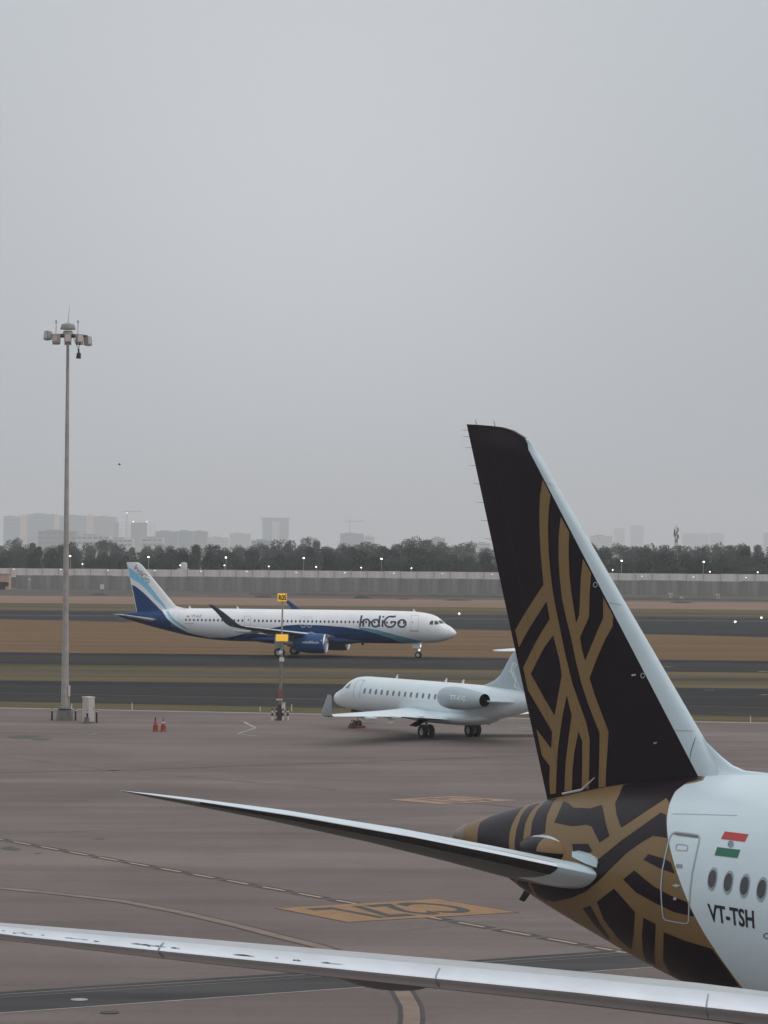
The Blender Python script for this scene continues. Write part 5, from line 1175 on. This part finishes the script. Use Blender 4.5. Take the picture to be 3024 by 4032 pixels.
        for ring, (rr, hz) in enumerate(((.35, .8), (.7, .4), (1.0, -.08))):
            for i in range(n): t = 6.283 * i / n; V.append((w * rr * math.cos(t) * rng.uniform(.85, 1.15), w * .6 * rr * math.sin(t) * rng.uniform(.85, 1.15), h * hz * rng.uniform(.8, 1.2) if ring < 2 else -.1))
        Fc += [(0, 1 + i, 1 + (i + 1) % n) for i in range(n)]
        for ring in range(2):
            for i in range(n): p = 1 + ring * n; Fc.append((p + i, p + n + i, p + n + (i + 1) % n, p + (i + 1) % n))
        o = mesh('earth_heap', V, Fc, MD, None, True, (c[0], c[1], 0)); tag(o, lb, 'earth heap', 'earth heaps on the field')
    # small white field instruments right of the fin
    for u, v, lb, k in ((2640, 2358, 'white field instrument with two arms right of the patterned fin', 0), (2826, 2362, 'white field instrument on a stand nearest the right edge', 1), (2684, 2358, 'tiny white box between the two field instruments', 2)):
        c = ground(u, v); o = empty('field_instrument', (c[0], c[1], 0)); tag(o, lb, 'instrument', 'instruments on the field')
        if k == 2: MB().box(-.35, .35, -.3, .3, -.05, .55).build('housing', BOLW, o); MB().box(-.4, .4, -.34, .34, .55, .62).build('lid', GALV, o); continue
        MB().tube((-.15, 0, -.05), (-.15, 0, 1.35), .09, n=8).build('post', BOLW, o); MB().box(-.75, .6, -.15, .15, 1.35, 1.6).build('crossarm', BOLW, o); MB().tube((.25, 0, -.05), (.5, 0, 1.36), .07, n=8).build('brace', BOLW, o)
    # lamp posts before the trees, wall lamps
    proto = None
    names = 'first second third fourth fifth sixth seventh eighth ninth tenth'.split()
    for k, (u, v) in enumerate(((277, 2189), (585, 2193), (890, 2195), (1196, 2197), (1502, 2200), (2447, 2208), (2770, 2212))):
        Y = Yw(u) + 30; c = atY(u, v, Y); o = empty('street_lamp', (c[0], Y, 0)); tag(o, names[k] + ' tall lamp post from the left before the trees', 'street lamp', 'tall lamps before the trees')
        MB().tube((0, 0, -.05), (0, 0, c[2] + .2), .12, .07, 8).build('pole', GALV, o); MB().tube((0, 0, c[2] + .2), (0, -.8, c[2] + .25), .05, n=6).build('arm', GALV, o)
        MB().lathe([(-.22, .02), (-.18, .26), (.05, .30), (.16, .18), (.2, .01)], (0, -.8, c[2]), 'z', 12).build('lamp_head', LAMPE, o, True)
    for k, (u, v) in enumerate(((325, 2221), (710, 2226), (884, 2226), (1058, 2230), (1245, 2232), (1422, 2235), (1620, 2237), (2412, 2244), (2795, 2251), (2983, 2253))):
        Y = Yw(u) + 27; c = atY(u, v, Y); o = empty('wall_lamp', (c[0], Y, 0)); tag(o, names[k] + ' lamp from the left on a short post behind the whitish wall', 'lamp', 'short lamps behind the wall')
        MB().tube((0, 0, -.05), (0, 0, c[2]), .08, n=8).build('post', GALV, o); MB().lathe([(-.14, .02), (-.1, .2), (.06, .22), (.16, .01)], (0, -.25, c[2]), 'z', 10).build('lamp_head', LAMPE, o, True)
    words = ['first', 'second', 'third', 'fourth', 'fifth', 'sixth', 'seventh', 'eighth', 'ninth', 'tenth', 'eleventh', 'twelfth', 'thirteenth', 'fourteenth']
    LD = mat('dim_lit_lamp', (.9, .9, .9), .3, emit=(1.0, .95, .86), estr=1.6)
    for k, (u, v) in enumerate(((55, 2242), (240, 2243), (425, 2246), (610, 2248), (792, 2250), (972, 2251), (1167, 2255), (1358, 2256), (1550, 2258), (1742, 2260), (1937, 2262), (2528, 2270), (2730, 2273), (2937, 2275))):
        Y = Yw(u) + 24.3; c = atY(u, v, Y); o = empty('flood_lamp', (c[0], Y, c[2])); tag(o, words[k] + ' flood lamp from the left fixed to the face of the whitish wall', 'lamp', 'flood lamps on the wall')
        MB().box(-.06, .06, -.05, .48, .1, .2).build('bracket', GALV, o); MB().box(-.26, .26, -.25, -.02, -.05, .2).build('housing', GALV, o); MB().box(-.22, .22, -.265, -.252, -.02, .17).build('lens', LD, o)
    for k, (u, v, lb) in enumerate(((1808, 2417, 'bright airfield light beyond the nose of the blue and white airliner'), (2895, 2449, 'left of two bright airfield lights near the right edge'), (2998, 2433, 'right of two bright airfield lights at the right edge'))):
        c = ground(u, v + 8); o = empty('airfield_light', (c[0], c[1], 0)); tag(o, lb, 'airfield light', 'airfield lights'); hgt = 8 * c[1] / F
        MB().tube((0, 0, -.03), (0, 0, hgt), .06, n=8).build('stem', GALV, o); MB().lathe([(hgt - .06, .03), (hgt - .03, .19), (hgt + .13, .17), (hgt + .2, .01)], (0, 0, 0), 'z', 12).build('lamp', LAMPE, o, True)
    # lattice tower among the trees at the right
    c = atY(2662, 2180, Yw(2662) + 48); zt = atY(2662, 2070, c[1])[2]; o = empty('radio_tower', (c[0], c[1], 0)); tag(o, 'thin lattice radio tower rising above the trees at the right', 'tower'); LT = mat('tower_red_white', (.22, .16, .16), .7)
    for sx, sy in ((-1, -1), (1, -1), (1, 1), (-1, 1)): MB().tube((sx * .8, sy * .8, -.05), (sx * .28, sy * .28, zt - 2), .10, .07, 6).build('leg', LT, o)
    n = 12
    for k in range(n):
        z0, z1 = (zt - 2) * k / n, (zt - 2) * (k + 1) / n; w0, w1 = .8 - .52 * k / n, .8 - .52 * (k + 1) / n; MB().tube((-w0, -w0, z0), (w1, -w1, z1), .05, n=5).tube((w0, w0, z0), (-w1, w1, z1), .05, n=5).tube((-w0, -w0, z0), (w0, -w0, z0), .05, n=5).build('lattice_bay', LT, o)
    for k, (dx, dz) in enumerate(((-.5, -1.5), (.5, -1.2), (-.4, -3.0), (.6, -3.4), (0, -4.6), (.2, -2.2), (-.6, -2.4))): MB().box(dx - .22, dx + .22, -.5, -.25, zt + dz - .7, zt + dz + .5).build('antenna_panel', LT, o)
    MB().tube((0, 0, zt - 2), (0, 0, zt + .3), .05, n=6).tube((-.5, 0, zt - .6), (.9, 0, zt - .4), .04, n=6).build('top_spike', LT, o)
    # bird
    c = atY(470, 1830, 260); o = mesh('bird', [(-.14, 0, 0), (-.04, .03, .03), (.1, .02, .02), (.16, 0, .02), (.02, 0, -.04), (-.05, 0, .05), (.02, -.30, .12), (-.06, -.34, .09), (.02, .30, .10), (-.06, .33, .06), (-.04, -.03, .03), (.1, -.02, .02)], [(0, 1, 5), (0, 5, 10), (1, 2, 5), (2, 3, 5), (3, 11, 5), (11, 10, 5), (0, 4, 1), (1, 4, 2), (2, 4, 3), (3, 4, 11), (11, 4, 10), (10, 4, 0), (10, 11, 6, 7), (2, 1, 9, 8)], DARK, None, False, tuple(c)); tag(o, 'small dark bird flying in the grey sky right of the mast', 'bird')

def build_trees():
    rng = random.Random(21)
    LF = [mat('foliage_a', (.018, .037, .028), .9, var=.4, vscale=.25), mat('foliage_b', (.023, .044, .031), .9, var=.4, vscale=.25), mat('foliage_c', (.031, .048, .031), .9, var=.35, vscale=.25)]
    BK = mat('bark', (.06, .05, .04), .9)
    variants = []
    for vi in range(9):
        Hh = 1.0; lobes = []; n = rng.randint(6, 10); narrow = vi in (3, 7)
        for k in range(n):
            a = rng.uniform(0, 6.28); r = rng.uniform(0, .28) * (.5 if narrow else 1); lobes.append((r * math.cos(a), r * math.sin(a), rng.uniform(.22, .86), rng.uniform(.13, .23) * (.75 if narrow else 1)))
        lobes += [(0, 0, .62, .22), (.1, 0, .3, .2), (-.1, .05, .2, .2)]; V, Fc = [], []
        for k in range(3000):
            lx, ly, lz, lr = rng.choice(lobes); t, ph = rng.uniform(-1, 1), rng.uniform(0, 6.28); s = math.sqrt(1 - t * t); q = lr * rng.uniform(.55, 1.08)
            c = Vector((lx + q * s * math.cos(ph), ly + q * s * math.sin(ph), lz + q * t * .85)); w = rng.uniform(.012, .034); d1 = Vector((rng.uniform(-1, 1), rng.uniform(-1, 1), rng.uniform(-.6, .6))).normalized(); d2 = d1.orthogonal().normalized()
            b_ = len(V); V += [c - d1 * w, c + d2 * w * .7, c + d1 * w, c - d2 * w * .7]; Fc.append((b_, b_ + 1, b_ + 2, b_ + 3))
        cm = bpy.data.meshes.new('crown'); cm.from_pydata([tuple(p) for p in V], [], Fc); cm.materials.append(LF[vi % 3]); cm.update()
        tb = MB().tube((0, 0, -.02), (0, 0, .42), .022, .014, 7)
        for k in range(5): L_ = lobes[k]; tb.tube((0, 0, .30 + .02 * k), (L_[0], L_[1], L_[2]), .010, .004, 5)
        tm = bpy.data.meshes.new('trunk'); tm.from_pydata(tb.v, [], tb.f); tm.materials.append(BK); tm.update(); variants.append((cm, tm))
    a, b = ground(0, 2318), ground(3024, 2346); d = (b - a) / (b[0] - a[0])
    top = lambda u: np.interp(u, [-400, 0, 100, 170, 300, 420, 560, 700, 850, 950, 1060, 1120, 1180, 1300, 1350, 1460, 1500, 1560, 1650, 1750, 1840, 1950, 2330, 2400, 2430, 2540, 2620, 2700, 2800, 2870, 2950, 3024, 3400], [2140, 2118, 2112, 2140, 2130, 2122, 2148, 2140, 2130, 2148, 2130, 2112, 2118, 2140, 2115, 2118, 2140, 2115, 2105, 2112, 2125, 2150, 2122, 2150, 2148, 2118, 2126, 2140, 2130, 2136, 2140, 2132, 2135])
    cnt = 0
    for row, (dy, sp, f0, f1) in enumerate(((42, 4.6, .60, .82), (150, 5.0, .78, .98), (620, 6.4, .92, 1.05))):
        x = -150 - dy * .12
        while x < 165 + dy * .12:
            yy = (a + d * (x - a[0]))[1] + dy + rng.uniform(-6, 6); u = 1512 + x / yy * F
            if -260 < u < 3290:
                z = atY(u, top(u) + rng.uniform(-6, 8), yy)[2]; Hh = z * rng.uniform(f0, f1); cm, tm = rng.choice(variants); r = empty('tree', (x, yy, -.05), rng.uniform(0, 6.28)); sxy = Hh * rng.uniform(.75, 1.0); r.scale = (sxy, sxy, Hh)
                place = [w_ for lim, w_ in ((250, 'left of the floodlight mast'), (480, 'between the mast and the blue tail'), (760, 'above the blue tail'), (1080, 'above the white airliner, left of the R05 sign'), (1420, 'above the white airliner, right of the R05 sign'), (1760, 'above the nose half of the white airliner'), (2330, 'around the patterned fin'), (2660, 'right of the fin up to the radio tower'), (9999, 'right of the radio tower')) if u < lim][0]
                rn = ['front', 'middle', 'back'][row]
                tag(r, rn + '-row leafy tree behind the wall, ' + place, 'tree', rn + ' row trees ' + place)
                for nm, me in (('crown', cm), ('trunk', tm)): o = bpy.data.objects.new(nm, me); link(o, r)
                cnt += 1
            x += sp * rng.uniform(.75, 1.3)

def build_city():
    BL = mat('glass_block_blue', (.03, .11, .15), .4, var=.1, vscale=.05); BG = mat('beige_cladding', (.62, .42, .34), .8); GR = mat('grey_concrete_far', (.22, .20, .20), .85, var=.1, vscale=.1); PL = mat('pale_far', (.50, .47, .46), .85, var=.1, vscale=.1); DKW = mat('far_window_band', (.06, .09, .11), .3)
    def bld(name, Y, u0, u1, vt, M, label, floors=0, depth=60, win=DKW, parent=None, cat='building', vert=0):
        p0, p1 = atY(u0, vt, Y), atY(u1, vt, Y); w = p1[0] - p0[0]; z = p0[2]
        if parent is None: r = empty(name, ((p0[0] + p1[0]) / 2, Y, 0)); tag(r, label, cat); off = 0
        else: r = parent; off = (p0[0] + p1[0]) / 2 - r.location[0]
        MB().box(off - w / 2, off + w / 2, 0, depth, -1, z).build('block', M, r)
        if floors:
            fh = z / floors
            for k in range(1, floors):
                for s in range(max(1, vert)):
                    ww = w / max(1, vert); x0 = off - w / 2 + ww * s
                    MB().box(x0 + ww * .1, x0 + ww * .9, -.5, -.05, fh * k + fh * .3, fh * k + fh * .78).build('window', win, r)
        MB().box(off - w * .3, off + w * .1, depth * .2, depth * .7, z, z + 3.0).build('roof_plant', GR, r)
        return r
    Y = 10500
    r = bld('office_complex', Y, 107, 212, 2024, BL, 'wide blue-grey office complex with beige towers, far left skyline', 9, vert=3, win=mat('far_glass_pale', (.12, .18, .21), .3))
    for u0, u1, v, M, fl in ((15, 80, 2033, BL, 8), (80, 106, 2030, BG, 0), (212, 236, 2030, BG, 0), (237, 340, 2030, BL, 8), (341, 369, 2030, BG, 0), (370, 456, 2034, GR, 8)): bld('', Y + (6 if M is BL else 0), u0, u1, v, M, '', fl, parent=r, vert=3 if fl else 0, win=mat('far_glass_pale', (.12, .18, .21), .3))
    # unfinished frame building: slabs and columns
    p0, p1 = atY(450, 2057, 9700), atY(608, 2057, 9700); w = p1[0] - p0[0]; z = p0[2]; f = empty('unfinished_building', ((p0[0] + p1[0]) / 2, 9700, 0)); tag(f, 'unfinished concrete frame building with two site lamps on its roof', 'building')
    for k in range(9): MB().box(-w / 2, w / 2, 0, 26, z * (k + 1) / 9 - .6, z * (k + 1) / 9).build('floor_slab', GR, f)
    for k in range(12): x = -w / 2 + .6 + (w - 1.2) * k / 11; MB().box(x - .5, x + .5, .3, 1.2, -1, z).build('column', GR, f)
    MB().box(-w / 2 + 1, -w / 2 + 13, 2, 20, -1, z - 1).build('core', BL, f); MB().box(-w * .1, w * .3, 14, 24, -1, z - 1).build('core', GR, f)
    for u, v in ((525, 2054), (578, 2054)): c = atY(u, v, 9700); MB().lathe([(-2, .02), (-1.4, 2.2), (1.4, 2.2), (2, .02)], (c[0] - f.location[0], -.8, c[2]), 'z', 10).build('site_lamp', LAMPE, f)
    def crane(u, vb, vt, ul, ur, vj, Y, label, lamp=False):
        c = atY(u, vt, Y); zb = 0; r = empty('tower_crane', (c[0], Y, 0)); tag(r, label, 'crane', 'cranes on the skyline'); M = mat('crane_steel', (.20, .19, .19), .7)
        zj = atY(u, vj, Y)[2]; MB().box(-1.4, 1.4, -1.4, 1.4, 0, zj).build('tower', M, r); MB().add([(-.7, 0, zj), (.7, 0, zj), (0, 0, c[2])], [(0, 1, 2)]).tube((0, 0, zj), (0, 0, c[2]), .4, .2, 6).build('peak', M, r)
        x0, x1 = atY(ul, vj, Y)[0] - c[0], atY(ur, vj, Y)[0] - c[0]; MB().box(x0, x1, -.8, .8, zj - 1.1, zj + 1.1).build('jib', M, r); MB().box(x0, x0 + (2 if u < 600 else 3), -.8, .8, zj - 2.4, zj - .6).build('counterweight', M, r)
        MB().tube((0, 0, c[2]), (x1 * .7, 0, zj + .5), .12, n=5).tube((0, 0, c[2]), (x0 * .8, 0, zj + .5), .12, n=5).build('tie_rod', M, r)
        if lamp: MB().lathe([(zj - 5.9, .02), (zj - 5.4, 2.0), (zj - 3.1, 2.0), (zj - 2.6, .02)], (0, -1.6, 0), 'z', 10).build('site_lamp', LAMPE, r)
    crane(500, 2060, 2008, 480, 560, 2014, 9800, 'faint tower crane with a lamp above the unfinished building', True); crane(1377, 2100, 2036, 1358, 1436, 2052, 10500, 'faint tower crane standing alone on the middle skyline')
    for nm, Y, u0, u1, v, M, lb, fl, vt in (('apartment_block', 2200, 612, 700, 2092, BL, 'low blue-grey block right of the unfinished building', 5, 4), ('apartment_block', 2250, 700, 758, 2090, BL, 'low block with bluish front left of the banded pale block', 5, 3), ('apartment_block', 2150, 762, 815, 2092, GR, 'low grey block with pale bands, left middle skyline', 6, 0), ('office_tower', 3000, 1033, 1136, 2042, BL, 'broad hazy blue tower with a pale middle strip on the skyline', 0, 0),
            ('apartment_block', 2500, 1340, 1432, 2100, BL, 'low bluish block under the lone crane', 4, 4), ('apartment_block', 2600, 1432, 1475, 2112, PL, 'small pale block right of the lone crane', 3, 0), ('apartment_block', 1900, 1700, 1752, 2118, GR, 'grey block half hidden by the trees right of the lone crane', 3, 3), ('apartment_block', 2000, 1872, 1935, 2138, PL, 'low pale block just left of the patterned fin', 3, 0),
            ('residential_tower', 4200, 2420, 2460, 2081, BL, 'left and shorter of the two hazy towers right of the fin', 0, 0), ('residential_tower', 4200, 2484, 2534, 2070, BL, 'right and taller of the two hazy towers right of the fin', 0, 0), ('office_block', 4000, 2690, 2790, 2101, BL, 'wide hazy block right of the radio tower', 0, 0), ('office_block', 4000, 2800, 2850, 2099, BL, 'narrow hazy block second right of the radio tower', 0, 0), ('office_block', 3800, 3010, 3080, 2098, BL, 'hazy block cut by the right edge', 0, 0),
            ('apartment_block', 2600, 820, 900, 2116, PL, 'low pale block in haze left of the broad blue tower', 4, 5), ('apartment_block', 3000, 905, 985, 2100, GR, 'hazy grey block in the gap left of the broad blue tower', 0, 0), ('apartment_block', 1700, 990, 1080, 2128, BL, 'low bluish shed roofline before the broad blue tower', 2, 5), ('apartment_block', 1800, 1200, 1245, 2118, GR, 'small grey house block between two tall trees', 3, 3), ('apartment_block', 1600, 430, 520, 2122, PL, 'low pale houses below the grey end of the office complex', 3, 5), ('apartment_block', 1650, 560, 640, 2118, PL, 'low pale houses right below the unfinished building', 3, 4), ('apartment_block', 2100, 2330, 2412, 2110, PL, 'faint pale low block left of the two hazy towers', 0, 0), ('apartment_block', 1700, 150, 300, 2090, GR, 'low grey block in front of the office complex', 4, 6), ('apartment_block', 1700, 300, 430, 2108, PL, 'low pale block in front of the office complex beside the mast', 3, 6)):
        Y *= 3.9; o = bld(nm, Y, u0, u1, v, M, lb, fl, vert=vt)
        if nm == 'office_tower':
            p = atY(1072, 2055, Y); q = atY(1100, 2055, Y); MB().box(p[0] - o.location[0], q[0] - o.location[0], -.8, -.05, 2, p[2]).build('pale_strip', PL, o); MB().box(atY(1026, 2042, Y)[0] - o.location[0], atY(1142, 2042, Y)[0] - o.location[0], -3, 43, atY(1030, 2042, Y)[2], atY(1030, 2038, Y)[2]).build('roof_canopy', BL, o)
def build_haze():
    HZ = bpy.data.materials.new('haze'); HZ.use_nodes = True; t = HZ.node_tree; t.nodes.clear(); o = t.nodes.new('ShaderNodeOutputMaterial'); v = t.nodes.new('ShaderNodeVolumePrincipled')
    v.inputs['Color'].default_value = (.965, .985, 1.0, 1); v.inputs['Density'].default_value = 0.00013; v.inputs['Anisotropy'].default_value = 0.0; t.links.new(v.outputs[0], o.inputs['Volume'])
    tag(MB().box(-5990, 5990, -390, 19400, -1.2, 240).build('haze', HZ), 'grey city haze over the airfield', 'haze', kind='stuff')
build_ground()
build_far()
build_trees()
build_city()
build_near_airliner()
build_blue_airliner()
build_jet()
build_mast(); build_cones(); build_sign()
build_haze()
